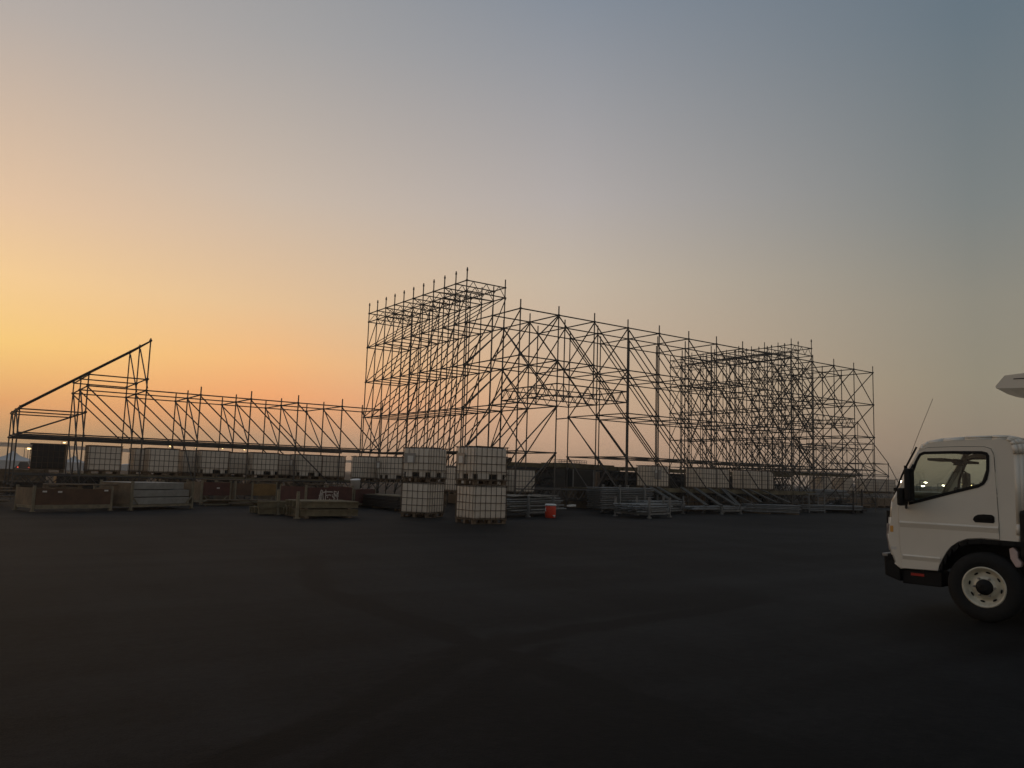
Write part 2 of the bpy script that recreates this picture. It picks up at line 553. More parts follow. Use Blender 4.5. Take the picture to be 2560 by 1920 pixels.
def tower(name, label, mirror):
    def fx(x): return XC - x if mirror else x
    DY = 1.0612
    YT = [30.82 + DY * n for n in range(11)]
    T = Scaffold(name, label, ((fx(px(0)) + fx(px(1))) / 2, YT[5], 0))
    xa, xb = fx(px(0)) - (0.06 if not mirror else -0.06), fx(px(1)) + (0.06 if not mirror else -0.06)
    levels = [0.5, 2.5, 4.5, 6.5, 8.5, 10.0, 10.5]
    for n, y in enumerate(YT):
        yy = y + (0.06 if n == 0 else 0)
        T.post(xa, yy, 0.0, 11.12, levels)
        # coupler left on the spigot
        T.m['post'][-1][0].lathe([(0.02, -0.06), (0.05, -0.04), (0.05, 0.04), (0.02, 0.06)], 6, (xa, yy, 11.0))
        T.post(xb, yy, 0.0, 10.9 if n % 2 == 0 else 10.75, levels)
        T.girder((xa, yy, 10.0), (xb, yy, 10.0), 0.5, 3)
        for z in (2.5, 4.5, 6.5, 8.5):
            T.bar('ledger', (xa, yy, z), (xb, yy, z))
        for (z0, z1) in lifts:
            T.bar('brace', (xa, yy + 0.03, z0), (xb, yy + 0.03, z1), 0.028)
        T.bar('brace', (xa, yy + 0.03, 8.5), (xb, yy + 0.03, 10.0), 0.024)
    for x in (xa, xb):
        for z in levels[1:]:
            T.bar('ledger', (x, YT[0], z), (x, YT[-1], z))
        for n in range(10):
            for (z0, z1) in lifts + [(8.5, 10.0)]:
                if x == xb and n % 2 and not mirror:
                    continue
                T.bar('brace', (x + 0.03, YT[n + 1], z0), (x + 0.03, YT[n], z1), 0.027)
                if mirror and n % 2 == 0:
                    T.bar('brace', (x - 0.03, YT[n], z0), (x - 0.03, YT[n + 1], z1), 0.025)
        for n in (1, 4, 7):
            T.bar('brace', (x, YT[n], 10.0), (x, YT[n + 2], 10.5), 0.022)
    for n in (2, 5, 8):
        T.bar('brace', (xa, YT[n], 10.5), (xb, YT[n + 1], 10.0), 0.022)
        T.bar('brace', (xa, YT[n], 8.5), (xb, YT[n + 1], 8.5), 0.022)
    T.finish()
    return T
tower('scaffolding_tower', 'tallest steel scaffolding tower, near the middle, with posts sticking up in a row', False)
tower('scaffolding_tower', 'second steel scaffolding tower at the right, densely crossed behind the gateway rows', True)

def wing(name, label, mirror):
    XM = 65.4
    def fx(x): return XM - x if mirror else x
    W = Scaffold(name, label, (fx(10.8), 37.7, 0))
    xs = [4.33 + 2.165 * n for n in range(-1, 7)]     # index 0 is the low end
    xs[0] = 2.1
    if not mirror:
        xs[-1] = 17.25
    rows = [35.4, 37.7, 40.0]
    top = {0: 3.45, 1: 4.98, 2: 6.6}
    for j, x in enumerate(xs):
        for k, y in enumerate(rows):
            if j == 7 and k == 2:
                continue
            zt = top.get(j, 4.5)
            nodes = [0.5, 2.42] + ([4.5] if j > 0 else []) + ([zt] if j < 3 else []) + ([3.45] if j == 1 else []) + ([4.98] if j == 2 else [])
            W.post(fx(x), y, 0.0, zt + (0.1 if j < 3 else 0.36), nodes)
    for k, y in enumerate(rows):
        end = 7 if k < 2 else 6
        W.bar('ledger', (fx(xs[0]), y, 2.40), (fx(xs[7]), y, 2.40), 0.034)
        W.bar('ledger', (fx(xs[0]), y, 2.52), (fx(xs[7]), y, 2.52))
        W.bar('ledger', (fx(xs[1]), y, 4.5), (fx(xs[end]), y, 4.5))
        W.bar('ledger', (fx(xs[0]), y, 3.42), (fx(xs[1]), y, 3.42))
        W.bar('ledger', (fx(xs[1]), y, 4.96), (fx(xs[2]), y, 4.96))
        W.bar('ledger', (fx(xs[0]), y, 0.5), (fx(xs[7]), y, 0.5))
        W.bar('rake', (fx(xs[0]), y, 3.5), (fx(xs[2]), y, 6.58), 0.032)
        W.bar('rake', (fx(xs[0]), y, 2.45), (fx(xs[1]), y, 3.42), 0.032)
        for j in range(1, end):
            W.bar('brace', (fx(xs[j]), y + 0.03, 4.46), (fx(xs[j + 1]), y + 0.03, 2.46))
        for j in range(0, 7):
            W.girder((fx(xs[j]), y, 0.5), (fx(xs[j + 1]), y, 0.5), 0.42, 3)
            if mirror or j == 5:
                W.bar('brace', (fx(xs[j]), y + 0.03, 2.4), (fx(xs[j + 1]), y + 0.03, 0.5))
    for j, x in enumerate(xs):
        ke = 2 if j < 7 else 1
        zs = [2.42, 4.5] if j > 0 else [2.42]
        zs += [top[j] - 0.03] if j in top else []
        zs += [3.42] if j == 1 else []
        zs += [4.98] if j == 2 else []
        for z in zs:
            W.bar('ledger', (fx(x), rows[0], z), (fx(x), rows[ke], z))
        for k in range(ke):
            zt = top.get(j, 4.5)
            W.bar('brace', (fx(x) + 0.03, rows[k + 1], min(zt, 4.5) - 0.04), (fx(x) + 0.03, rows[k], 2.46))
            if j == 2:
                W.bar('brace', (fx(x) + 0.03, rows[k + 1], 6.5), (fx(x) + 0.03, rows[k], 4.6))
            if j in (1, 3) or (mirror and j % 2):
                W.bar('brace', (fx(x) + 0.03, rows[k + 1], 2.36), (fx(x) + 0.03, rows[k], 0.5))
    if mirror:
        for k in (0, 1):
            W.bar('rake', (fx(xs[0]), rows[k], 3.45), (fx(xs[0]) + 3.4, rows[k], 0.02), 0.03)
    for j in range(1, 7):
        for k in range(2):
            mb = MB()
            for q in range(7):
                y_ = rows[k] + 0.06 + q * 0.315
                mb.box(fx(xs[j]) + (0.05 if not mirror else -0.05), fx(xs[j + 1]) - (0.05 if not mirror else -0.05), y_, y_ + 0.29, 0.955, 1.0 + 0.004 * (q % 2))
            W.add('deck_board', mb, (fx(xs[j]), rows[k], 1), M_deckw)
    W.finish()
wing('scaffolding_wing', 'long low steel scaffolding wing at the left with a stepped sloping end', False)
wing('scaffolding_wing', 'low far-off steel scaffolding wing at the right, stepping down towards the truck', True)

# ------------------------------------------------------------------ ballast water tanks (white cube in a wire cage on a pallet)
def make_tote(variant=0, tank_mat=None, plain=False):
    e = thing('liquid_tote', '-', 'liquid container')
    tank_mat = tank_mat or M_plastic
    wx, wy = 0.585, 0.51
    pal = MB()
    for y_ in (-0.44, 0.0, 0.44):
        pal.box(-0.6, 0.6, y_ - 0.05, y_ + 0.05, 0.0, 0.02)
        for x_ in (-0.53, 0.0, 0.53):
            pal.box(x_ - 0.07, x_ + 0.07, y_ - 0.05, y_ + 0.05, 0.02, 0.105)
    for x_ in (-0.53, 0.0, 0.53):
        pal.box(x_ - 0.06, x_ + 0.06, -0.53, 0.53, 0.105, 0.122)
    for k in range(7):
        y_ = -0.53 + k * 0.157
        pal.box(-0.61, 0.61, y_, y_ + 0.125, 0.122, 0.142)
    pal.build('pallet', M_wood, e, 0.004, seg=1)
    tk = MB()
    z0 = 0.31 if variant == 0 else 0.15
    tk.box(-wx, wx, -wy, wy, z0, 1.125)
    tank = tk.build('tank', tank_mat, e, 0.08, True, 3)
    if variant == 0:
        ft = MB()
        for a, b_ in ((-0.47, -0.06), (0.26, 0.44)):
            ft.box(a, b_, -wy + 0.012, wy - 0.012, 0.146, 0.36)
        for a, b_ in ((-0.34, -0.12), (0.16, 0.40)):
            ft.box(-wx + 0.012, wx - 0.012, a, b_, 0.1465, 0.358)
        ft.build('tank_foot', tank_mat, tank, 0.015)
        MB().box(-wx + 0.04, wx - 0.04, -wy + 0.04, wy - 0.04, 0.145, 0.33).build('gap_shade_box', M_black, e)  # added black box: puts the shade seen in the gaps between the feet
    cap = MB().lathe([(0.11, 1.12), (0.11, 1.15), (0.085, 1.158), (0.0, 1.158)], 14)
    cap.build('lid', M_black, tank)
    cg = MB()
    r = 0.010
    ex, ey = wx + 0.016, wy + 0.016
    def jit(): return random.uniform(-0.006, 0.006)
    for z in (0.17, 0.40, 0.63, 0.86, 1.115):
        bz = 0.0
        c = [(-ex, -ey, z + jit()), (ex, -ey, z + jit()), (ex, ey, z + jit()), (-ex, ey, z + jit())]
        for a in range(4):
            cg.tube(c[a], c[(a + 1) % 4], r, 5)
    for k in range(7):
        x_ = -ex + 0.04 + k * (2 * ex - 0.08) / 6
        for y_ in (-ey - 0.014, ey + 0.014):
            cg.tube((x_ + jit(), y_, 0.145), (x_ + jit(), y_, 1.145), r, 5)
    for k in range(6):
        y_ = -ey + 0.05 + k * (2 * ey - 0.10) / 5
        for x_ in (-ex - 0.014, ex + 0.014):
            cg.tube((x_, y_ + jit(), 0.145), (x_, y_ + jit(), 1.145), r, 5)
    for y_ in (-0.22, 0.22):
        cg.tube((-ex - 0.05, y_, 1.15), (ex + 0.05, y_, 1.15), 0.013, 5)
    cg.tube((-ex - 0.03, -ey - 0.02, 1.15), (ex + 0.03, -ey - 0.02, 1.15), 0.012, 5)
    cg.tube((-ex - 0.03, ey + 0.02, 1.15), (ex + 0.03, ey + 0.02, 1.15), 0.012, 5)
    cg.build('cage', M_cage, e)
    return e

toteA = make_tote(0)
toteB = make_tote(1)
used = {0: False, 1: False}
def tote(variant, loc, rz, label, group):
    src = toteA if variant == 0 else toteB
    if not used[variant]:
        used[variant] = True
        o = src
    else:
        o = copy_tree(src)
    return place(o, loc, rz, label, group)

GF = 'white liquid totes stacked in the open yard'
# right-hand front stack
cx, cy = 12.87 + 0.6, 19.95 + 0.53
tote(1, (cx, cy, 0), 0, 'lower white caged tote of the right front stack, standing on the asphalt', GF)
ru = tote(0, (cx - 0.02, cy + 0.02, 1.165), R(2), 'upper white caged tote of the right front stack, with a label plate on its side', GF)
lp = MB().box(-0.64, -0.632, 0.02, 0.44, 0.62, 0.95)
lpo = lp.build('label_plate', M_plate, ru)
MB().box(-0.648, -0.641, 0.10, 0.31, 0.64, 0.86).build('label_card', M_card, lpo)
# left-hand front stack, turned
a = R(34)
def corner(x, y, a, w=0.6, d=0.53):
    return (x + w * math.cos(a) - d * math.sin(a), y + w * math.sin(a) + d * math.cos(a))
cx, cy = corner(13.06, 22.98, a)
tote(1, (cx, cy, 0), a, 'lower white caged tote of the left front stack, bulging over its pallet', GF)
tote(0, (cx + 0.02, cy - 0.01, 1.165), a + R(-3), 'upper white caged tote of the left front stack', GF)

GW = 'ballast totes on the deck of the left scaffolding wing'
row = [  # x of front left corner, y front, variant, label
    (4.62, 35.62, 1, 'white caged tote on the left wing deck, right of the black tote'),
    (6.85, 35.60, 1, 'front white caged tote on the left wing deck, above the silver planks'),
    (8.95, 35.66, 0, 'white caged tote on the left wing deck above the small maroon crate'),
    (11.16, 35.62, 0, 'front white caged tote on the left wing deck above the tan crate'),
    (13.27, 35.72, 0, 'front white caged tote on the left wing deck above the graffiti crate'),
    (14.47, 35.80, 1, 'white caged tote at the right end of the left wing deck, above the bucket'),
]
for x, y, v, lb in row:
    tote(v, (x + 0.6, y + 0.53, 1.0), R(random.uniform(-2, 2)), lb, GW)
for x, y, v, lb in [
    (6.62, 37.6, 1, 'back white caged tote on the left wing, behind the third from the left'),
    (8.62, 37.4, 1, 'back white caged tote on the left wing, behind the one over the maroon stillage'),
    (10.72, 37.6, 1, 'back white caged tote on the left wing, behind the one over the tan crate'),
    (12.72, 37.5, 1, 'back white caged tote on the left wing, behind the one over the graffiti crate')]:
    tote(v, (x + 0.6, y + 0.53, 1.0), R(random.uniform(-2, 2)), lb, GW)
GT = 'totes standing by the foot of the tallest tower'
tote(0, (16.75, 32.95, 1.0), R(0), 'white caged tote just left of the left front stack, under the tallest tower', GT)
tote(1, (16.15, 34.3, 1.0), R(8), 'paler white caged tote furthest left at the foot of the tallest tower', GT)
tote(1, (18.02, 29.0, 0.62), R(0), 'white caged tote glimpsed between the two front stacks', GT)
tote(1, (20.80, 28.72, 0.62), R(4), 'white caged tote just right of the right front stack, under the first gateway', GT)
tote(1, (19.75, 29.2, 0.62), R(0), 'white caged tote behind the right front stack, left part of a pair', GT)
GR = 'ballast totes on the gateway scaffolding deck'
t1 = tote(1, (28.15, 27.65, 1.03), R(0), 'white caged tote with a grey plate, on the deck beside the first gateway', GR)
lp = MB().box(-0.45, 0.0, -0.565, -0.558, 0.50, 0.95)
lpo = lp.build('label_plate', M_plate, t1)
MB().box(-0.42, -0.24, -0.575, -0.567, 0.80, 0.93).build('label_card', M_card, lpo)
for x, y, lb in [(31.83, 27.85, 'white caged tote in the middle of the gateway deck, first of the two left ones'),
                 (32.90, 27.88, 'white caged tote in the middle of the gateway deck, second of the two left ones'),
                 (35.53, 27.85, 'white caged tote right of the middle gap on the gateway deck, its left half'),
                 (36.60, 27.88, 'white caged tote right of the middle gap on the gateway deck, its right half')]:
    tote(1, (x, y, 1.03), R(90.5), lb, GR)
GZ = 'far totes on the right scaffolding wing'
for x, lb in [(57.2, 'yellowish caged tote far right, under the timber beams of the right wing'), (54.3, 'greyish caged tote far right, left of the yellowish one'),
              (62.1, 'dim greenish caged tote far right, close to the truck windscreen'), (60.4, 'dim caged tote far right, between the yellowish one and the end one'),
              (63.4, 'last dim caged tote far right, next to the bright lamp by the truck')]:
    tote(1, (x + 0.6, 36.1, 1.0), 0, lb, GZ)
# black tote at the far left
bt = make_tote(1, M_tarp)
place(bt, (3.32, 36.9, 1.0), R(-4), 'matt black tote on the deck at the far left', None)

# ------------------------------------------------------------------ stillages, crates, planks
def stillage(name, label, loc, rz, L, W, H, panels, end=None, group=None, cat='stillage', tags=()):
    """L along local x, W along local y; origin at the front left corner. panels: list of (x0, x1, z0, z1, material) on the front"""
    e = thing(name, label, cat, loc, rz, group)
    for x in (0.04, L - 0.04):
        for y in (0.04, W - 0.04):
            MB().box(x - 0.035, x + 0.035, y - 0.035, y + 0.035, 0, H).box(x - 0.06, x + 0.06, y - 0.06, y + 0.06, 0, 0.02).build('post', M_frame, e)
    fr = MB()
    for y in (0.04, W - 0.04):
        fr.box(0.078, L - 0.078, y - 0.025, y + 0.025, 0.10, 0.17)
    for x in (0.04, L - 0.04):
        fr.box(x - 0.025, x + 0.025, 0.078, W - 0.078, 0.10, 0.17)
    for x in (L * 0.33, L * 0.66):
        fr.box(x - 0.03, x + 0.03, 0.066, W - 0.066, 0.11, 0.16)
    # corner gussets
    for sx_, x in ((1, 0.08), (-1, L - 0.08)):
        fr.beam((x, 0.03, 0.42), (x + sx_ * 0.22, 0.03, 0.18), 0.03, 0.03)
    fr.build('base_frame', M_frame, e)
    for (x0, x1, z0, z1, mt) in panels:
        MB().box(x0, x1, -0.005, 0.022, z0, z1).build('front_panel', mt, e)
    if end is not None:
        MB().box(0.0, 0.022, 0.08, W - 0.08, 0.18, H - 0.06).build('end_panel', end, e)
        MB().box(L - 0.022, L, 0.08, W - 0.08, 0.18, H - 0.06).build('end_panel', end, e)
    for (x, z) in tags:
        MB().box(x, x + 0.12, -0.014, -0.0065, z, z + 0.045).build('label_tag', M_card, e)
    return e
M_frame = mat('stillage_frame', (0.21, 0.175, 0.115), 0.7, 0.1, 0.3, 5.0)

GS = 'steel stillages along the front of the yard'
s1 = stillage('stillage', 'wide brown-panelled stillage at the far left, with white tags on its front', (2.13, 26.72, 0), R(19), 2.35, 1.15, 0.74,
         [(0.08, 2.27, 0.19, 0.66, M_brown)], M_ply, GS, tags=((0.25, 0.555), (0.68, 0.545), (2.05, 0.59)))
MB().box(0.08, 2.27, -0.03, -0.006, 0.08, 0.185).build('skirt_rail', M_frame, s1)
s2 = stillage('stillage', 'plywood-ended stillage holding a stack of deep silver planks', (4.87, 27.46, 0), R(32), 2.62, 1.45, 0.92, [], M_ply, GS)
GP = 'deep silver planks lying in the plywood-ended stillage'
def plank(loc, rz, L, W, H, mt, label, group, name='plank', cat='plank', ribs=True):
    e = MB()
    e.box(0, L, 0, W, 0, H)
    o = e.build(name, mt, None, 0.008, seg=1)
    o.location = loc; o.rotation_euler = (0, 0, rz)
    return tag(o, label, cat, group)
ca, sa = math.cos(R(32)), math.sin(R(32))
def s2p(x, y): return (4.87 + x * ca - y * sa, 27.46 + x * sa + y * ca)
for q, (z, L, xo, nm) in enumerate([(0.175, 2.36, 0.13, 'bottom'), (0.415, 2.36, 0.13, 'middle'), (0.655, 2.2, 0.02, 'top')]):
    for r_ in range(3):
        x_, y_ = s2p(xo, 0.09 + r_ * 0.43)
        plank((x_, y_, z), R(32) + R(random.uniform(-.5, .5)), L, 0.40, 0.215, M_silver,
              '%s layer silver plank, %s row, in the plywood-ended stillage' % (nm, ('front', 'centre', 'back')[r_]), GP)

s3 = stillage('stillage', 'small maroon-panelled stillage with one white tag, left of the tan one', (7.95, 31.33, 0), R(14), 1.25, 1.2, 0.93,
         [(0.08, 1.17, 0.36, 0.86, M_maroon)], M_ply, GS, tags=((0.62, 0.62),))
s4 = stillage('stillage', 'tan and dark panelled stillage between the maroon one and the graffiti crate', (9.25, 31.5, 0), R(22), 2.1, 1.2, 0.92,
         [(0.08, 0.78, 0.38, 0.84, M_brown), (0.88, 2.02, 0.36, 0.82, M_tan)], M_ply, GS)
MB().box(0.79, 0.87, -0.012, 0.024, 0.17, 0.88).build('post', M_frame, s4)
s5 = stillage('stillage', 'dark red stillage with chalked letters scrawled across its front panel', (10.98, 28.54, 0), R(20), 2.42, 1.5, 0.88,
         [(0.08, 2.34, 0.19, 0.80, M_maroon)], M_maroon, GS)
s6 = stillage('stillage', 'plain dark red stillage right of the graffiti one, with a bucket on it', (13.36, 29.5, 0), R(38), 1.9, 1.2, 0.74, [(0.08, 1.82, 0.19, 0.70, M_maroon)], M_maroon, GS)
MB().box(0.08, 1.82, 0.08, 1.12, 0.70, 0.735).build('lid', M_maroon, s6)
# chalked marks: A T E M 9 scrawled by hand on the front
ch = MB()
def stroke(pts, w=0.018):
    for (xa, za), (xb, zb) in zip(pts, pts[1:]):
        ch.beam((xa, -0.0085, za), (xb, -0.0085, zb), 0.005, w)
def U(x, y):   # zoom pixels of the marks -> panel metres
    return (0.62 + (x - 470) / 1230 * 1.02, 0.72 - (y - 480) / 720 * 0.50)
for s_ in [[(485, 1080), (530, 800), (600, 500), (680, 540), (740, 900), (790, 1160)], [(600, 560), (560, 860), (600, 1150)], [(640, 640), (620, 1160)], [(490, 800), (560, 770)],
           [(720, 640), (860, 600), (1150, 600), (1310, 610)], [(885, 480), (890, 800), (875, 1110)], [(890, 800), (1170, 760), (1185, 830)], [(880, 1120), (960, 1060), (1120, 1060), (1150, 980)],
           [(980, 870), (1040, 910)], [(1240, 1010), (1180, 1160), (1380, 1200)], [(1410, 1230), (1405, 800), (1390, 570), (1550, 610)], [(1280, 740), (1300, 850), (1480, 980)],
           [(1410, 660), (1470, 760), (1520, 860)], [(1650, 560), (1640, 760), (1660, 880)], [(1560, 700), (1640, 680)], [(1560, 740), (1590, 880), (1640, 1000), (1580, 1090), (1530, 1040)]]:
    stroke([U(*p) for p in s_], random.uniform(0.03, 0.045))
ch.build('chalk_lettering', M_chalk, s5)
# bucket on top of the graffiti crate
bk = MB().lathe([(0.135, 0.0), (0.165, 0.30), (0.172, 0.305), (0.172, 0.335), (0.15, 0.342), (0, 0.342)], 18)
bko = bk.build('bucket', M_white, None, 0, True)
bko.location = (13.55, 29.85, 0.745); bko.scale = (1.2, 1.2, 1.15)
bko.rotation_euler = (R(4), R(-6), 0)
tag(bko, 'pale plastic bucket standing on the dark red stillage right of the graffiti one', 'bucket')
MB().tube((0.165, 0, 0.29), (0.06, 0.17, 0.12), 0.006, 5).build('handle', M_dark, bko)
# loose timber thrown into the crates
GL = 'loose boards lying across the tops of the stillages'
for i_, (x, y, z, rz, L, lb) in enumerate([
    (8.0, 31.45, 0.945, 16, 1.5, 'loose weathered board across the top of the maroon stillage'),
    (9.5, 31.75, 0.935, 20, 1.9, 'loose weathered board across the tan stillage, nearest the front'),
    (9.4, 32.1, 0.945, 28, 2.0, 'loose weathered board slanting across the back of the tan stillage'),
    (11.1, 28.75, 0.895, 24, 2.0, 'loose weathered board on the graffiti stillage, left of the bucket'),
    (2.5, 27.1, 0.755, 26, 2.0, 'loose weathered board across the top of the brown stillage'),
    (3.0, 27.7, 0.765, 10, 1.6, 'short loose board at the back of the brown stillage')]):
    plank((x, y, z), R(rz), L, 0.16, 0.035, M_wood, lb, GL, 'loose_board', 'board')

# yellow I-beams
def ibeam(L):
    mb = MB()
    mb.box(0, L, 0, 0.08, 0, 0.04).box(0, L, 0, 0.08, 0.16, 0.20).box(0, L, 0.026, 0.054, 0.04, 0.16)
    return mb
ib = ibeam(1.9).build('timber_beam', M_timber)
GB = 'yellow timber I-beams stacked in the low stillage'
tag(ib, 'yellow timber I-beam in the low stack in front of the graffiti stillage', 'timber beam', GB)
n_ = 0
for layer in range(2):
    for j in range(13):
        o = ib if n_ == 0 else ib.copy()
        if n_: COL.objects.link(o)
        n_ += 1
        o.location = (8.80 + random.uniform(-0.10, 0.08), 23.16 + j * 0.118, 0.06 + layer * 0.245)
        o.rotation_euler = (0, 0, R(3) + R(random.uniform(-0.4, 0.4)))
for j in range(11):
    o = ib.copy(); COL.objects.link(o)
    o.location = (8.25 + random.uniform(-0.2, 0.2), 24.9 + (j % 8) * 0.16, 0.02 + (j // 8) * 0.205)
    o.rotation_euler = (0, 0, R(8 + random.uniform(-4, 4)))
    tag(o, 'yellow timber I-beam in the loose pile left of the beam stack', 'timber beam', 'yellow I-beams loose beside the stack')
tag(MB().box(8.9, 8.98, 23.1, 24.75, 0.262, 0.303).box(10.3, 10.38, 23.15, 24.8, 0.262, 0.303).build('spacers', M_wood), 'pair of thin spacers between the two layers of yellow beams', 'spacers')
for i_, (x, y) in enumerate([(8.70, 23.06), (8.80, 25.05)]):
    e = MB()
    e.box(-0.04, 0.04, -0.04, 0.04, 0, 0.76).box(-0.08, 0.08, -0.08, 0.08, 0, 0.03).tube((0, 0, 0.76), (0, 0, 0.80), 0.05, 8)
    o = e.build('stack_post', M_frame)
    o.location = (x - 0.06, y, 0)
    tag(o, ('upright pale post at the near left corner of the yellow beam stack', 'upright pale post beside the back of the yellow beam stack')[i_], 'post')
bear = MB().box(8.88, 8.98, 23.0, 24.8, 0, 0.058).box(10.3, 10.4, 23.1, 24.9, 0, 0.058)
tag(bear.build('bearers', M_wood), 'pair of timber bearers under the yellow beam stack', 'bearers')

# dark sheets with a plywood board on top
GD = 'black formwork sheets lying in a long low pile'
for q in range(8):
    mb = MB().box(13.95 + random.uniform(-.03, .03), 15.2, 26.9 + random.uniform(-.05, .05), 31.9 + random.uniform(-.06, .06), 0.10 + q * 0.055, 0.149 + q * 0.055)
    o = mb.build('formwork_sheet', M_tarp)
    tag(o, 'black formwork sheet in the long low pile left of the left front tote stack', 'sheet', GD)
pl = MB().box(14.02, 15.15, 26.95, 29.6, 0.545, 0.566).build('plywood_sheet', M_timber)
tag(pl, 'pale plywood sheet lying on top of the black formwork pile', 'sheet')
tag(MB().box(14.1, 15.1, 27.3, 27.42, 0, 0.098).box(14.1, 15.1, 29.3, 29.42, 0, 0.098).box(14.1, 15.1, 31.3, 31.42, 0, 0.098).build('bearers', M_wood), 'timber bearers under the black formwork pile', 'bearers')

# wooden pallets piled under the wing
def make_pallet():
    pal = MB()
    for y_ in (-0.44, 0.0, 0.44):
        pal.box(-0.6, 0.6, y_ - 0.05, y_ + 0.05, 0.0, 0.02)
        for x_ in (-0.53, 0.0, 0.53):
            pal.box(x_ - 0.07, x_ + 0.07, y_ - 0.05, y_ + 0.05, 0.02, 0.105)
    for k in range(7):
        y_ = -0.53 + k * 0.157
        pal.box(-0.61, 0.61, y_, y_ + 0.125, 0.106, 0.128)
    return pal.build('pallet', M_wood)
pal0 = make_pallet()
GQ = 'empty wooden pallets in stacks under the left wing'
first = True
for (x, y, n, lb) in [(6.0, 33.6, 6, 'empty pallet in the stack under the left wing, behind the silver planks'), (8.2, 33.9, 6, 'empty pallet in the stack behind the small maroon stillage'),
                      (12.9, 33.6, 5, 'empty pallet in the stack behind the graffiti stillage'), (3.6, 33.4, 5, 'empty pallet in the stack behind the brown stillage at the far left')]:
    for q in range(n):
        o = pal0 if first else pal0.copy()
        if not first: COL.objects.link(o)
        first = False
        o.location = (x + random.uniform(-.05, .05), y + random.uniform(-.05, .05), q * 0.13)
        o.rotation_euler = (0, 0, R(random.uniform(-4, 4)))
        tag(o, lb, 'pallet', GQ)

# ------------------------------------------------------------------ tubes in racks
TUBES = {}
def tube_obj(L, r=0.027):
    key = (round(L, 2), r)
    if key not in TUBES:
        mb = MB()
        n = 8
        # an open pipe end, so that it reads as a tube
        for k in range(n):
            a0 = 2 * math.pi * k / n; a1 = 2 * math.pi * (k + 1) / n
            def P(x, rr, an): return (x, rr * math.cos(an), rr * math.sin(an))
            mb.poly([P(0, r, a0), P(L, r, a0), P(L, r, a1), P(0, r, a1)])
            mb.poly([P(0, r, a1), P(0, r * .8, a1), P(0, r * .8, a0), P(0, r, a0)])
            mb.poly([P(L, r, a0), P(L, r * .8, a0), P(L, r * .8, a1), P(L, r, a1)])
            mb.poly([P(0, r * .8, a1), P(0.3, r * .8, a1), P(0.3, r * .8, a0), P(0, r * .8, a0)])
        mb.poly([(0.3, r * .8 * math.cos(2 * math.pi * k / n), r * .8 * math.sin(2 * math.pi * k / n)) for k in range(n)])
        o = mb.build('steel_tube', M_steelg)
        TUBES[key] = o
        return o, True
    return TUBES[key], False
def tubes(loc, rz, L, ncol, nrow, dx, dz, z0, label, group, jitter=0.08, tilt=0.0, r=0.027):
    c, s = math.cos(rz), math.sin(rz)
    for i_ in range(nrow):
        for j in range(ncol):
            o, new = tube_obj(L, r)
            if not new:
                o = o.copy(); COL.objects.link(o)
            ox = random.uniform(-jitter, jitter); oy = (j + (0.5 if i_ % 2 else 0)) * dx
            o.location = (loc[0] + ox * c - oy * s, loc[1] + ox * s + oy * c, z0 + i_ * dz)
            o.rotation_euler = (random.uniform(-tilt, tilt) * 0, random.uniform(-tilt, tilt), rz + random.uniform(-tilt, tilt))
            tag(o, label, 'steel tube', group)
def rack(label, loc, rz, L, W, H, xs, group='steel racks holding tubes', cap=True):
    e = thing('tube_rack', label, 'rack', loc, rz, group)
    for x in xs:
        for y in (-0.05, W + 0.05):
            p = MB().box(x - 0.035, x + 0.035, y - 0.035, y + 0.035, 0, H).box(x - 0.07, x + 0.07, y - 0.07, y + 0.07, 0, 0.05)
            if cap: p.tube((x, y, H), (x, y, H + 0.05), 0.055, 8)
            p.build('post', M_steelg, e)
        MB().box(x - 0.035, x + 0.035, -0.014, W + 0.014, 0.13, 0.20).build('cross_member', M_steelg, e)
    br = MB()
    for x0_, x1_ in zip(xs, xs[1:]):
        for y in (-0.05, W + 0.05):
            br.box(x0_ + 0.036, x1_ - 0.036, y - 0.02, y + 0.02, 0.13, 0.19)
            br.beam((x0_ + 0.04, y, 0.42), (x0_ + 0.25, y, 0.20), 0.025, 0.025)
            br.beam((x1_ - 0.04, y, 0.42), (x1_ - 0.25, y, 0.20), 0.025, 0.025)
    br.build('side_rail', M_steelg, e)
    return e
rz = R(25)
rack('low tube rack behind the red cooler, loaded with loose tubes', (17.30, 23.26, 0), rz, 2, 0.95, 0.72, (0.0, 2.0))
tubes((16.15, 22.83), rz, 4.4, 7, 6, 0.128, 0.078, 0.235, 'grey steel tube in the low rack behind the red cooler', 'tubes in the rack behind the cooler', 0.22, 0.012, 0.03)
# sagging pale sheet on top of these tubes
sh = MB()
for k in range(10):
    x0_, x1_ = k * 0.36, (k + 1) * 0.36
    z = lambda x: 0.10 * math.sin(x * 2.1) * 0.25 + 0.02 * math.sin(x * 9)
    sh.box(x0_, x1_, 0.0, 0.9, 0.0 + z(x0_), 0.02 + z(x0_))
sho = sh.build('cover_sheet', M_silver)
sho.location = (16.5, 23.0, 0.735); sho.rotation_euler = (0, 0, rz)
tag(sho, 'grey sheet draped along the top of the tubes behind the red cooler', 'cover sheet')

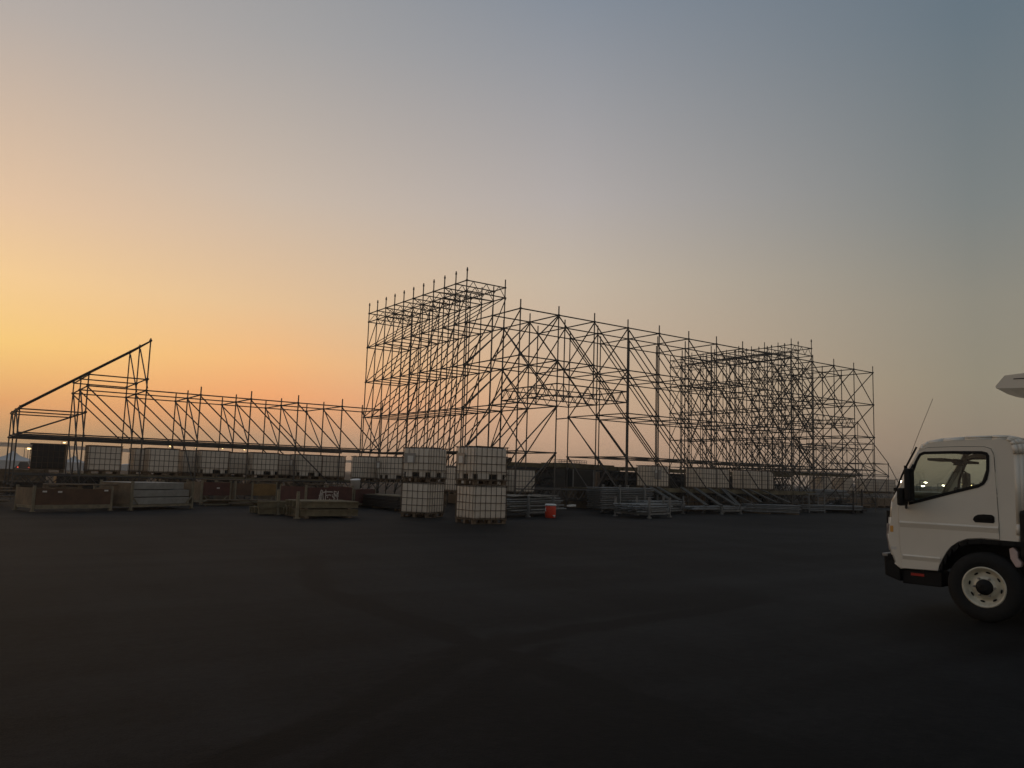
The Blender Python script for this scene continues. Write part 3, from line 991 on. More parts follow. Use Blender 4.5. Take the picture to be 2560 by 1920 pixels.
rz = R(7)
rack('tall tube rack with a square block of tubes, right of the red cooler', (23.75, 25.33, 0), rz, 3, 0.86, 1.17, (0.0, 1.7))
tubes((22.65, 25.24), rz, 3.55, 9, 12, 0.094, 0.077, 0.235, 'grey steel tube in the square block on the tall rack', 'tubes in the tall square block', 0.05, 0.0015, 0.026)
rz = R(17)
rack('near low tube rack with two pale posts, right of the tall block of tubes', (22.32, 22.16, 0), rz, 2, 1.4, 0.74, (0.0, 1.75))
tubes((21.9, 22.07), rz, 2.4, 7, 4, 0.19, 0.085, 0.24, 'grey steel tube in the near low rack right of the tall block', 'tubes in the near low rack', 0.25, 0.01, 0.036)
rack('second low tube rack, behind and to the right of the near one', (25.6, 24.55, 0), rz, 2, 1.2, 0.74, (0.0, 1.95))
tubes((24.6, 24.3), rz, 3.4, 6, 4, 0.19, 0.10, 0.24, 'grey steel tube in the second low rack', 'tubes in the second low rack', 0.15, 0.006, 0.036)
rack('small empty-looking trestle rack with a few tubes, under the leaning planks', (29.5, 24.62, 0), R(4), 2, 0.9, 0.38, (0.0, 1.5), cap=False)
tubes((27.5, 24.5), R(4), 4.0, 6, 2, 0.15, 0.075, 0.24, 'grey steel tube on the small trestle rack under the leaning planks', 'tubes on the trestle rack', 0.2, 0.01, 0.036)
tubes((32.75, 25.75), R(-38), 2.7, 8, 5, 0.115, 0.08, 0.10, 'grey steel tube in the flat bundle at the lower right of the scaffolding', 'tubes in the flat right-hand bundle', 0.06, 0.004, 0.033)
tag(MB().box(33.1, 33.2, 24.6, 26.2, 0, 0.065).box(34.4, 34.5, 23.9, 25.4, 0, 0.065).build('bearers', M_wood), 'timber bearers under the flat right-hand tube bundle', 'bearers')
tubes((49.9, 34.2), R(0), 5.4, 5, 6, 0.15, 0.105, 0.64, 'grey tube in the raised stack in front of the right wing', 'tubes in the raised right-hand stack', 0.35, 0.004, 0.04)
tag(MB().box(50.6, 50.8, 34.1, 34.95, 0, 0.595).box(52.5, 52.7, 34.1, 34.95, 0, 0.595).box(54.4, 54.6, 34.1, 34.95, 0, 0.595).build('bearers', M_wood), 'tall timber bearers under the raised right-hand tube stack', 'bearers')

# pale planks leaning from the deck edge down on to the racks
M_lean = mat('weathered_plank', (0.085, 0.08, 0.07), 0.8, 0.0, 0.35, 4.0)
GK = 'pale planks leaning from the gateway deck down to the tube racks'
for i_, (xt, xb, zb, yb, lb) in enumerate([
    (26.8, 26.2, 0.66, 24.7, 'leftmost of the pale planks leaning down from the deck, over the second rack'),
    (27.3, 26.9, 0.62, 24.7, 'second pale plank from the left leaning over the second rack'),
    (28.95, 28.45, 0.40, 24.5, 'pale plank leaning down just right of the second rack'),
    (29.9, 29.4, 0.40, 24.5, 'pale plank leaning on the left part of the trestle rack'),
    (30.9, 30.6, 0.42, 24.6, 'pale plank leaning on the middle of the trestle rack'),
    (31.9, 31.2, 0.40, 24.9, 'pale plank leaning on the right end of the trestle rack'),
    (31.95, 32.6, 0.46, 25.1, 'long pale plank running down to the flat tube bundle'),
    (33.4, 33.4, 0.56, 25.3, 'pale plank leaning over the left end of the flat tube bundle'),
    (34.0, 34.35, 0.56, 25.1, 'pale plank leaning over the middle of the flat tube bundle'),
    (35.0, 35.3, 0.55, 25.0, 'rightmost pale plank leaning over the flat tube bundle')]):
    mb = MB().beam((xt, 26.50, 1.16), (xb, yb, zb), 0.20, 0.045)
    tag(mb.build('leaning_plank', M_lean), lb, 'plank', GK)

# red cooler
c = thing('drinks_cooler', 'round red drinks cooler with a white lid, standing on the asphalt', 'cooler', (18.0, 22.78, 0))
MB().lathe([(0.0, 0.0), (0.175, 0.0), (0.19, 0.02), (0.195, 0.12), (0.20, 0.135), (0.20, 0.40), (0.19, 0.43)], 24).build('body', M_red, c, 0, True)
MB().lathe([(0.19, 0.431), (0.212, 0.435), (0.215, 0.475), (0.18, 0.50), (0.06, 0.505), (0.0, 0.505)], 24).build('lid', M_white, c, 0, True)
MB().box(-0.04, 0.04, -0.235, -0.19, 0.07, 0.11).tube((0, -0.225, 0.07), (0, -0.225, 0.035), 0.014, 8).build('tap', M_white, c)
MB().path([(-0.2, 0, 0.36), (-0.235, 0, 0.34), (-0.235, 0, 0.26), (-0.2, 0, 0.24)], 0.012).build('handle', M_white, c)
# rag on the ground beside the rack
rg = MB()
for k in range(14):
    x_ = k * 0.05
    rg.box(x_, x_ + 0.07, -0.06 + 0.03 * math.sin(k), 0.06 + 0.04 * math.sin(k * 1.7), 0.0, 0.03 + 0.05 * abs(math.sin(k * 0.9)))
ro = rg.build('rag', M_card, None, 0.012)
ro.location = (20.6, 24.9, 0.30); ro.rotation_euler = (0, 0, R(30))
tag(ro, 'crumpled pale rag hanging off the tube ends right of the red cooler', 'rag')

# dark lattice girders stacked behind the gateway, timber beams on top
def lattice(L=4.9, h=0.45, w=0.30):
    mb = MB()
    for y in (0, w):
        mb.tube((0, y, 0), (L, y, 0), 0.03, 5).tube((0, y, h - 0.06), (L, y, h - 0.06), 0.03, 5)
        n = 7
        for k in range(n):
            mb.tube((L * k / n, y, 0), (L * (k + .5) / n, y, h - 0.06), 0.02, 4)
            mb.tube((L * (k + .5) / n, y, h - 0.06), (L * (k + 1) / n, y, 0), 0.02, 4)
    for k in range(5):
        x = L * k / 4
        mb.tube((x, 0, 0), (x, w, 0), 0.02, 4).tube((x, 0, h - 0.06), (x, w, h - 0.06), 0.02, 4)
    return mb
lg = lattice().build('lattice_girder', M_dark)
first = True
for (x, lb) in [(20.7, 'dark lattice girder in the stack seen through the first gateway'), (30.0, 'dark lattice girder in the stack behind the first two deck totes'),
                (35.2, 'dark lattice girder in the stack behind the middle of the deck'), (40.4, 'dark lattice girder in the stack behind the right end of the deck')]:
    for q in range(4):
        for r_ in range(4):
            o = lg if first else lg.copy()
            if not first: COL.objects.link(o)
            first = False
            o.location = (x + random.uniform(-.06, .06), 32.0 + r_ * 0.42, 0.13 + q * 0.45)
            tag(o, lb, 'girder', 'dark lattice girders stacked behind the gateway scaffolding')
# dark sheeted blocks in the same stacks
GX = 'black sheeted bundles in the girder stacks'
for i_, (x0_, x1_, y0_, z1_, lb) in enumerate([(20.8, 23.0, 33.8, 1.86, 'black sheeted bundle behind the first gateway, left of the small dark cabinet'),
                                (23.3, 25.3, 33.8, 1.80, 'black sheeted bundle behind the first gateway, in the middle'),
                                (30.2, 34.6, 33.8, 1.86, 'black sheeted bundle behind the first two deck totes'),
                                (35.4, 39.8, 33.8, 1.86, 'black sheeted bundle behind the middle of the deck'),
                                (40.6, 45.2, 33.8, 1.86, 'black sheeted bundle behind the right end of the deck')]):
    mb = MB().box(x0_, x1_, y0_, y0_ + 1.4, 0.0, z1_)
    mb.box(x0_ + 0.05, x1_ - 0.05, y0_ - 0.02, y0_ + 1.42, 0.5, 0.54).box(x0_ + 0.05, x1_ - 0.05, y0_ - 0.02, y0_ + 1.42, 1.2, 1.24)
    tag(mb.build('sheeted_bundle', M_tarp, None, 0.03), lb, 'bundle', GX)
for i_, (x0_, x1_) in enumerate([(29.4, 32.9), (33.4, 36.6), (36.9, 40.8)]):
    mb = MB().box(x0_, x1_, 43.4, 45.0, 0.0, 2.38)
    for z_ in (0.7, 1.5, 2.2):
        mb.box(x0_ + 0.05, x1_ - 0.05, 43.38, 45.02, z_, z_ + 0.05)
    tag(mb.build('sheeted_bundle', M_tarp, None, 0.04), ('left', 'middle', 'right')[i_] + ' one of three tall black sheeted bundles far behind the first gateway', 'bundle', GX)
for i_ in range(9):
    x0_ = -2.5 + i_ * 2.25
    h_ = random.uniform(0.85, 1.15)
    mb = MB().box(x0_, x0_ + random.uniform(1.6, 2.1), 42.2 + random.uniform(-.3, .3), 43.6, 0.0, h_)
    mb.box(x0_ + 0.03, x0_ + 1.5, 41.86, 43.6, h_ * .45, h_ * .45 + 0.06)
    tag(mb.build('sheeted_bundle', M_wood if i_ % 3 else M_tarp, None, 0.04), 'low dark sheeted pallet load behind the left wing, %s from the left' % ('first', 'second', 'third', 'fourth', 'fifth', 'sixth', 'seventh', 'eighth', 'ninth')[i_], 'pallet load', 'dark pallet loads behind the left wing')
# cabinet with pale edges
cb = thing('site_cabinet', 'dark cabinet with two pale upright edges under the first gateway', 'cabinet', (25.55, 30.6, 1.0), 0)
MB().box(0, 1.35, 0, 0.6, 0, 0.86).build('body', M_tarp, cb, 0.01)
for x in (0.0, 1.35):
    MB().box(x - 0.03, x + 0.03, -0.03, 0.0, 0, 0.90).build('edge_post', M_steelg, cb)
tag(MB().box(25.3, 27.2, 30.3, 31.5, 0.0, 0.13).box(25.4, 27.1, 30.4, 31.4, 0.13, 0.99).build('crate_base', M_wood), 'dark wooden base under the small dark cabinet', 'crate')
GY = 'long timber beams on top of the girder stacks'
for i_, (x0_, x1_, y, z, lb) in enumerate([
    (20.5, 25.6, 32.1, 1.945, 'long timber beam over the first gateway stack, left end'),
    (24.9, 29.4, 31.75, 1.99, 'thick timber beam over the gap in the girder stacks'),
    (25.6, 30.6, 32.75, 1.95, 'timber beam behind the thick one over the gap'),
    (30.6, 35.4, 32.1, 1.95, 'timber beam behind the first two deck totes'),
    (35.5, 40.4, 32.1, 1.95, 'timber beam behind the middle of the deck'),
    (40.5, 45.6, 32.1, 1.95, 'timber beam behind the right end of the deck'),
    (53.4, 58.9, 35.65, 2.20, 'timber beam on the totes of the right wing, front one'),
    (48.4, 53.2, 35.70, 2.20, 'timber beam on the right wing, left of the tote ones')]):
    mb = MB().box(x0_, x1_, y, y + 0.16, z, z + 0.21).box(x0_ + .1, x1_ - .2, y + 0.18, y + 0.34, z + .005, z + 0.215).box(x0_ - .1, x1_ + .05, y + 0.36, y + 0.52, z + .002, z + 0.205)
    tag(mb.build('timber_beam', M_deckw), lb, 'timber beam', GY)
# rolled netting on the left end
GN = 'rolls of netting on top of the first gateway stack'
for i_, x in enumerate((20.9, 21.5, 22.1, 22.6)):
    mb = MB().tube((x, 31.9, 2.26), (x + 0.12, 33.0, 2.27), 0.11 + 0.01 * (i_ % 2), 10)
    o = mb.build('net_roll', M_tarp, None, 0, False)
    tag(o, ('leftmost', 'second', 'third', 'rightmost')[i_] + ' dark roll of netting on top of the first gateway stack', 'netting roll', GN)
# props under the gap
for i_, (xa, xb, lb) in enumerate([(26.6, 27.9, 'dark timber prop leaning right under the beam over the gap'), (29.4, 28.1, 'dark timber prop leaning left under the beam over the gap')]):
    tag(MB().beam((xa, 32.3, 1.94), (xb, 32.3, 0.05), 0.16, 0.16).build('timber_prop', M_tarp), lb, 'prop', 'V of props under the gap')
# folded cage lying on the beams
fc = MB()
for k in range(12):
    fc.tube((25.6 + k * 0.17, 31.8, 2.22), (25.6 + k * 0.17, 31.8, 2.38), 0.012, 5)
for z in (2.22, 2.30, 2.38):
    fc.tube((25.6, 31.8, z), (27.47, 31.8, z), 0.012, 5); fc.tube((25.6, 32.3, z), (27.47, 32.3, z), 0.012, 5)
tag(fc.build('wire_cage', M_steelg), 'empty grey wire cage lying on the thick timber beam', 'wire cage')

# right side: stacked small rack, black pile, posts
e = thing('steel_frame_rack', 'upright grey steel frame with tubes, far right beside the black pile', 'rack', (38.65, 26.15, 0), R(-35), None)
for x in (0, 0.85):
    for y in (0, 0.9):
        MB().tube((x, y, 0), (x, y, 1.05), 0.035, 6).build('post', M_steelg, e)
MB().tube((0, 0, 1.0), (0.85, 0, 1.0), 0.03).tube((0, 0.9, 1.0), (0.85, 0.9, 1.0), 0.03).tube((0, 0, 0.12), (0.85, 0, 0.12), 0.04).tube((0, 0.9, 0.12), (0.85, 0.9, 0.12), 0.04).tube((0, 0, 1.0), (0, .9, 1.0), 0.03).tube((.85, 0, 1.0), (.85, .9, 1.0), 0.03).build('rail', M_steelg, e)
tubes((38.5, 26.4), R(-25), 3.6, 5, 3, 0.14, 0.09, 0.20, 'grey tube in the upright frame rack beside the black pile', 'tubes in the upright frame rack', 0.1, 0.006, 0.036)
pile = MB()
for k in range(60):
    an = random.uniform(0, 6.28); rr = math.sqrt(random.random())
    x_, y_ = 41.9 + math.cos(an) * rr * 1.0, 26.4 + math.sin(an) * rr * 0.9
    z_ = 0.75 * (1 - rr * rr) * random.uniform(0.6, 1.0)
    a2_ = random.uniform(0, 3.14); L = random.uniform(.35, .7)
    pile.beam((x_ - math.cos(a2_) * L, y_ - math.sin(a2_) * L, max(0.06, z_ + random.uniform(-.1, .1))), (x_ + math.cos(a2_) * L, y_ + math.sin(a2_) * L, max(0.06, z_ + random.uniform(-.1, .1))), 0.16, 0.12)
tag(pile.build('scrap_pile', M_tarp), 'black heap of scrap netting and rubber, far right', 'scrap heap')
for i_, (x, y, h_, lb) in enumerate([(41.2, 25.1, 1.25, 'left dark post standing in front of the black heap'), (42.9, 25.6, 1.35, 'right dark post standing beside the black heap')]):
    mb = MB().tube((x, y, 0), (x, y, h_), 0.045, 8).box(x - .15, x + .15, y - .15, y + .15, 0, 0.03).tube((x, y, 0.9), (x, y, 1.1), 0.075, 8)
    tag(mb.build('dark_post', M_tarp), lb, 'post')
for i_ in range(6):
    x0_ = 25.6 + i_ * 2.1
    mb = MB().box(x0_, x0_ + 1.7, 27.2, 28.5, 0.05, 0.78)
    for q in (0.1, 0.85, 1.6):
        mb.box(x0_ + q - .05, x0_ + q + .05, 27.15, 28.55, 0.0, 0.048).box(x0_ + q - .03, x0_ + q + .03, 27.17, 27.198, 0.06, 0.84)
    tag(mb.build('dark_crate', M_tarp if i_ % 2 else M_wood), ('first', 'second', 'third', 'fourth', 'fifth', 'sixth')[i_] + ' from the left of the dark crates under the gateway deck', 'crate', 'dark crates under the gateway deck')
# low clutter far right on the ground
GU = 'low dark crates on the ground far right'
for i_, (x, y, w, d, h_, lb) in enumerate([(46.0, 30.5, 2.0, 1.2, 0.6, 'low dark crate far right, nearest the black heap'), (49.0, 31.5, 2.4, 1.2, 0.7, 'low dark crate far right, second from the heap'),
                                           (52.6, 32.0, 2.2, 1.2, 0.65, 'low dark crate far right, third from the heap'), (56.2, 32.4, 2.2, 1.2, 0.7, 'low dark crate far right, fourth from the heap'), (60.0, 32.6, 2.2, 1.2, 0.6, 'low dark crate far right, last before the truck')]):
    mb = MB().box(x, x + w, y, y + d, 0.12, h_)
    for q in (0.08, w / 2, w - 0.08):
        mb.box(x + q - .06, x + q + .06, y - .02, y + d + .02, 0, 0.118).box(x + q - .03, x + q + .03, y - .03, y - .002, 0.12, h_ + .1)
    tag(mb.build('dark_crate', M_wood), lb, 'crate', GU)
# far left dark heap of boards
GV = 'dark boards heaped at the far left edge'
for k in range(14):
    L = random.uniform(1.6, 2.6)
    x_, y_ = -0.6 + random.uniform(-.5, .5), 29.6 + random.uniform(-.9, .9)
    o = plank((x_, y_, 0.03 + k * 0.042), R(random.uniform(-25, 35)), L, 0.22, 0.04, M_wood, 'dark board in the heap at the far left edge of the yard', GV, 'loose_board', 'board')

# timber on the ground by the crates
GM = 'boards lying on the ground in front of the maroon and tan stillages'
for k in range(12):
    x_ = 8.0 + (k % 3) * 0.9 + random.uniform(-.1, .1); y_ = 30.55 + (k // 3) * 0.10
    plank((x_, y_, 0.02 + (k % 4) * 0.055), R(14 + random.uniform(-4, 6)), 1.7, 0.2, 0.05, M_wood if k % 2 else M_deckw, 'weathered board on the ground in front of the maroon and tan stillages', GM, 'ground_board', 'board')

# ------------------------------------------------------------------ distance: elevated road, lamps, tents
def pol(az, d, z=0.0): return Vector((math.cos(R(az)) * d, math.sin(R(az)) * d, z))
br = thing('elevated_road', 'faint long elevated road deck on thin piers across the hazy horizon', 'bridge', (0, 0, 0))
A, B = pol(96, 744), pol(55, 1600)
dk = MB().beam(Vector((A.x, A.y, 14.2)), Vector((B.x, B.y, 14.6)), 9.0, 2.4)
dk.beam(Vector((A.x, A.y, 16.0)), Vector((B.x, B.y, 16.4)), 9.2, 0.9)
dk.build('deck', M_conc, br)
for k in range(1, 16):
    p = A.lerp(B, k / 16)
    MB().tube((p.x, p.y, 0), (p.x, p.y, 12.95), 1.3, 10).build('pier', M_conc, br)

def lamp(az, d, z, label, mt=M_lamp, group='street lamps along the horizon', size=0.42, arm=1.2):
    p = pol(az, d)
    e = thing('street_lamp', label, 'street lamp', (p.x, p.y, 0), R(az), group)
    MB().tube((0, 0, 0), (0, 0, z + 0.35), 0.13, 8, 0.08).path([(0, 0, z + 0.35), (0, -arm * .6, z + 0.45), (0, -arm, z + 0.3)], 0.07).build('pole', M_dark, e)
    h = MB().box(-0.28, 0.28, -arm - 0.5, -arm + 0.2, z + 0.16, z + 0.34).build('lamp_head', M_dark, e)
    MB().lathe([(0.0, z - size * .5), (size * .7, z - size * .3), (size, z), (size * .7, z + size * .3)], 12, (0, -arm, 0)).build('lamp_bulb', mt, h, 0, True)
    return e
lamp(86.12, 300, 1.45 + 300 * .0132, 'bright yellow street lamp at the far left beside the black tote', size=0.6)
lamp(85.93, 330, 1.45 + 330 * .0127, 'small street lamp touching the left edge of the black tote', size=0.32)
lamp(84.2, 410, 1.45 + 410 * .0212, 'street lamp just above the top of the black tote', size=0.55)
lamp(78.05, 470, 1.45 + 470 * .0221, 'street lamp above the third white tote of the left wing', size=0.42)
lamp(76.41, 490, 1.45 + 490 * .0215, 'street lamp between the third and fourth totes of the left wing', size=0.42)
lamp(74.75, 510, 1.45 + 510 * .0215, 'street lamp above the maroon stillage and its tote', size=0.36)
lamp(73.34, 530, 1.45 + 530 * .0214, 'street lamp above the tan stillage and its tote', size=0.42)
lamp(65.87, 300, 1.45 + 300 * .0175, 'tall yellow street lamp seen left of the tallest tower foot', size=0.42)
lamp(65.80, 420, 1.45 + 420 * .0036, 'low street lamp below the tall one, left of the tallest tower foot', size=0.4)
lamp(80.1, 420, 1.45 + 420 * .0034, 'low street lamp between the second and third totes of the left wing', size=0.55)
lamp(81.1, 430, 1.45 + 430 * .0044, 'low street lamp at the right edge of the second tote of the left wing', size=0.4)
lamp(52.26, 260, 1.45 + 260 * .0046, 'white lamp glimpsed through the first gateway beside the tote', M_lampw, size=0.5)
lamp(52.6, 300, 1.45 + 300 * .0062, 'smaller white lamp glimpsed through the first gateway', M_lampw, size=0.3)
lamp(46.86, 300, 1.45 + 300 * .0028, 'left lamp seen in the gap under the thick timber beam', M_lampw, size=0.5)
lamp(46.45, 320, 1.45 + 320 * .0032, 'right lamp seen in the gap under the thick timber beam', M_lampw, size=0.5)
lamp(28.84, 180, 1.45 + 180 * .0081, 'bright white lamp just left of the truck windscreen', M_lampw, size=0.55)
for i_, (az, d_, tz) in enumerate([(27.58, 200, .0037), (27.41, 210, .0077), (26.4, 200, .0050), (25.34, 190, .0067), (25.2, 192, .0066), (25.06, 194, .0066), (24.9, 196, .0065), (24.8, 170, .0041), (24.66, 172, .0044), (24.5, 174, .0046), (24.09, 180, .0080)]):
    lamp(az, d_, 1.45 + d_ * tz, ['first', 'second', 'third', 'fourth', 'fifth', 'sixth', 'seventh', 'eighth', 'ninth', 'tenth', 'last'][i_] + ' from the left of the far lamps seen through the truck window', M_lamp if i_ > 2 else M_lampw, 'far lamps seen through the truck window', 0.30 if 2 < i_ < 10 else 0.4)

def tent(az, d, w, zt, ze, label):
    p = pol(az, d)
    e = thing('marquee_tent', label, 'tent', (p.x, p.y, 0), R(az - 90), 'pale marquee tents behind the left wing')
    mb = MB()
    h = w / 2
    prev_ = [(-h, -h, ze), (h, -h, ze), (h, h, ze), (-h, h, ze)]
    for s_, zz in ((0.55, 0.22), (0.25, 0.5), (0.03, 1.0)):
        cur = [(-h * s_, -h * s_, ze + (zt - ze) * zz), (h * s_, -h * s_, ze + (zt - ze) * zz), (h * s_, h * s_, ze + (zt - ze) * zz), (-h * s_, h * s_, ze + (zt - ze) * zz)]
        for k in range(4):
            mb.poly([prev_[k], prev_[(k + 1) % 4], cur[(k + 1) % 4], cur[k]])
        prev_ = cur
    mb.poly(prev_)
    mb.build('roof', M_tent, e)
    wl = MB()
    wl.box(-h + .05, h - .05, -h + .05, h - .05, 0, ze - 0.01)
    wl.build('wall', M_tent, e)
tent(86.7, 150, 8.5, 1.45 + 150 * .0098, 1.45 + 150 * -.0002, 'left pale marquee tent, behind the left end of the scaffolding wing')
tent(83.42, 165, 5.2, 1.45 + 165 * .0075, 1.45 + 165 * -.0002, 'right pale marquee tent with a pointed roof, between the black tote and the next one')
tent(79.9, 200, 9, 1.45 + 200 * .0022, 1.45 + 200 * -.0010, 'low flat marquee tent between the second and third totes')

# distant low sheds closing the horizon
GH = 'low sheds on the horizon'
for i_, (az, d, w, h_, lb) in enumerate([(92, 230, 30, 1.6, 'low dark shed on the horizon at the far left edge'), (75.5, 260, 16, 3.4, 'dark shed end seen between the fourth and fifth totes of the left wing'),
                             (65.2, 240, 5, 2.4, 'small dark shed right of the tall lamp by the tallest tower foot'), (47, 360, 60, 2.0, 'low shed on the horizon seen through the first gateway'),
                             (26, 330, 70, 1.7, 'low shed on the horizon behind the truck')]):
    p = pol(az, d)
    e = thing('shed', lb, 'shed', (p.x, p.y, 0), R(az - 90), GH)
    MB().box(-w / 2, w / 2, -5, 5, 0, h_).build('wall', M_conc, e)
    MB().prism([(-5.3, h_ + .01), (5.3, h_ + .01), (0, h_ + .9)], -w / 2 - .3, w / 2 + .3).build('roof', M_dark, e)
p = pol(86.1, 120)
tl = thing('parked_car', 'tiny parked car with a red tail light at the far left', 'car', (p.x, p.y, 0), R(86))
MB().prism([(-0.85, 0.25), (0.85, 0.25), (0.85, 0.75), (0.6, 0.82), (0.45, 1.3), (-0.45, 1.3), (-0.6, 0.82), (-0.85, 0.75)], 0, 4.2).build('body', M_dark, tl, 0.05)
for s_ in (-0.6, 0.6):
    MB().box(-0.03, 0.02, s_ - 0.07, s_ + 0.07, 0.57, 0.65).build('tail_light', M_tail, tl)
for xx in (0.8, 3.4):
    for yy in (-0.8, 0.8):
        MB().lathe([(0.0, -0.1), (0.3, -0.1), (0.3, 0.1), (0.0, 0.1)], 12, (xx, yy, 0.3), 'X').build('wheel', M_rubber, tl)

# ------------------------------------------------------------------ truck
TX, TY = 9.6, 5.40          # near side plane, front
TW = 1.70
truck = thing('truck', 'white cab-over truck at the right edge, facing left, its boom raised over the cab', 'truck', (TX, TY, 0))
def tp(u, z, x=0.0): return (x, -u, z)
# side outline of the cab in (u, z), u runs back from the front
OUT = [(0.166, 0.50), (0.085, 0.56), (0.045, 0.68), (0.012, 0.90), (0.010, 1.10), (0.035, 1.30), (0.105, 1.42), (0.26, 1.70), (0.395, 1.93), (0.44, 1.99), (0.52, 2.035), (0.70, 2.062), (0.95, 2.075), (1.25, 2.078),
       (1.42, 2.072), (1.52, 2.045), (1.575, 1.99), (1.60, 1.88), (1.60, 1.10), (1.59, 0.98), (1.57, 0.915),
       (1.46, 0.914), (1.293, 0.916), (1.10, 0.918), (0.947, 0.900), (0.85, 0.860), (0.768, 0.800), (0.715, 0.735), (0.668, 0.655), (0.625, 0.57), (0.61, 0.51)]
def z2u(x, y):   # zoomed pixel on the cab side -> (u, z)
    return None
DOOR = [(0.176, 0.505), (0.158, 0.75), (0.148, 1.04), (0.150, 1.30), (0.180, 1.42), (0.290, 1.66), (0.395, 1.86), (0.44, 1.915), (0.52, 1.945), (0.90, 1.955), (1.16, 1.952), (1.235, 1.93), (1.262, 1.86), (1.275, 1.54), (1.288, 1.10), (1.290, 0.925),
        (1.10, 0.927), (0.945, 0.909), (0.845, 0.869), (0.762, 0.808), (0.708, 0.742), (0.660, 0.660), (0.616, 0.575), (0.603, 0.517)]
WIN = [(0.282, 1.262), (0.270, 1.40), (0.300, 1.60), (0.375, 1.79), (0.425, 1.872), (0.48, 1.895), (0.80, 1.902), (1.14, 1.900), (1.195, 1.885), (1.215, 1.85), (1.208, 1.68), (1.185, 1.585), (1.15, 1.530), (1.09, 1.495), (0.75, 1.400), (0.45, 1.310)]

def fill_panel(name, loops, x, thick, material, parent, bev=0.0):
    """flat panel in the y-z plane with holes, given a thickness along x"""
    bm = bmesh.new()
    edges = []
    for lp_ in loops:
        vs = [bm.verts.new((x, -u, z)) for (u, z) in lp_]
        for a_, b__ in zip(vs, vs[1:] + vs[:1]):
            edges.append(bm.edges.new((a_, b__)))
    bmesh.ops.triangle_fill(bm, use_beauty=True, use_dissolve=False, edges=edges)
    geom = bmesh.ops.extrude_face_region(bm, geom=list(bm.faces))
    vs = [v for v in geom['geom'] if isinstance(v, bmesh.types.BMVert)]
    bmesh.ops.translate(bm, verts=vs, vec=(thick, 0, 0))
    bmesh.ops.recalc_face_normals(bm, faces=bm.faces)
    me = bpy.data.meshes.new(name)
    bm.to_mesh(me); bm.free()
    me.materials.append(material)
    o = bpy.data.objects.new(name, me)
    COL.objects.link(o)
    o.parent = parent
    return o

def shrink(loop, d):
    c = (sum(p[0] for p in loop) / len(loop), sum(p[1] for p in loop) / len(loop))
    out = []
    n = len(loop)
    for i_ in range(n):
        p0, p1, p2 = loop[i_ - 1], loop[i_], loop[(i_ + 1) % n]
        t1 = Vector((p1[0] - p0[0], p1[1] - p0[1])).normalized(); t2 = Vector((p2[0] - p1[0], p2[1] - p1[1])).normalized()
        tt = (t1 + t2)
        tt = tt.normalized() if tt.length > 1e-4 else t1
        nrm = Vector((-tt.y, tt.x))
        out.append((p1[0] + nrm.x * d, p1[1] + nrm.y * d))
    return out
area = sum(OUT[i_ - 1][0] * OUT[i_][1] - OUT[i_][0] * OUT[i_ - 1][1] for i_ in range(len(OUT)))
sgn = 1 if area > 0 else -1
# shell: skin swept across the width, with rounded shoulders; the screen opening and rear window stay open
body = MB()
secs = []
for x, ins in ((0.0, 0.045), (0.012, 0.022), (0.035, 0.007), (0.075, 0.0), (TW - 0.075, 0.0), (TW - 0.035, 0.007), (TW - 0.012, 0.022), (TW, 0.045)):
    lp_ = shrink(OUT, ins * sgn)
    lp_ = [a_ if zc > 0.93 and not (uc < 0.2 and zc < 0.55) else o_ for a_, o_, (uc, zc) in zip(lp_, OUT, OUT)]
    ex_ = {0.045: 0.085, 0.022: 0.050, 0.007: 0.024, 0.0: 0.0}[ins]
    lp_ = [((u_ - ex_ * min(1.0, max(0.0, (uc - 1.40) / 0.18)), z_)) for (u_, z_), (uc, zc) in zip(lp_, OUT)]
    secs.append((x, lp_))
nO = len(OUT)
OPEN_SKIN = {5, 6, 7, 8}       # outline spans that hold the windscreen
for si in range(len(secs) - 1):
    for k in range(nO):
        k2 = (k + 1) % nO
        if k in OPEN_SKIN and si == 3 and k in (6, 7):
            continue
        if k >= 20:           # underside and wheel arch stay open to the chassis
            continue
        (xa, la), (xb, lb_) = secs[si], secs[si + 1]
        body.poly([tp(*la[k], xa), tp(*la[k2], xa), tp(*lb_[k2], xb), tp(*lb_[k], xb)])
bo = body.build('cab_body', M_paint, truck, 0, True)
bo.data.materials[0] = M_paint
md = bo.modifiers.new('thick', 'SOLIDIFY'); md.thickness = 0.012; md.offset = -1
for poly_ in bo.data.polygons: poly_.use_smooth = True
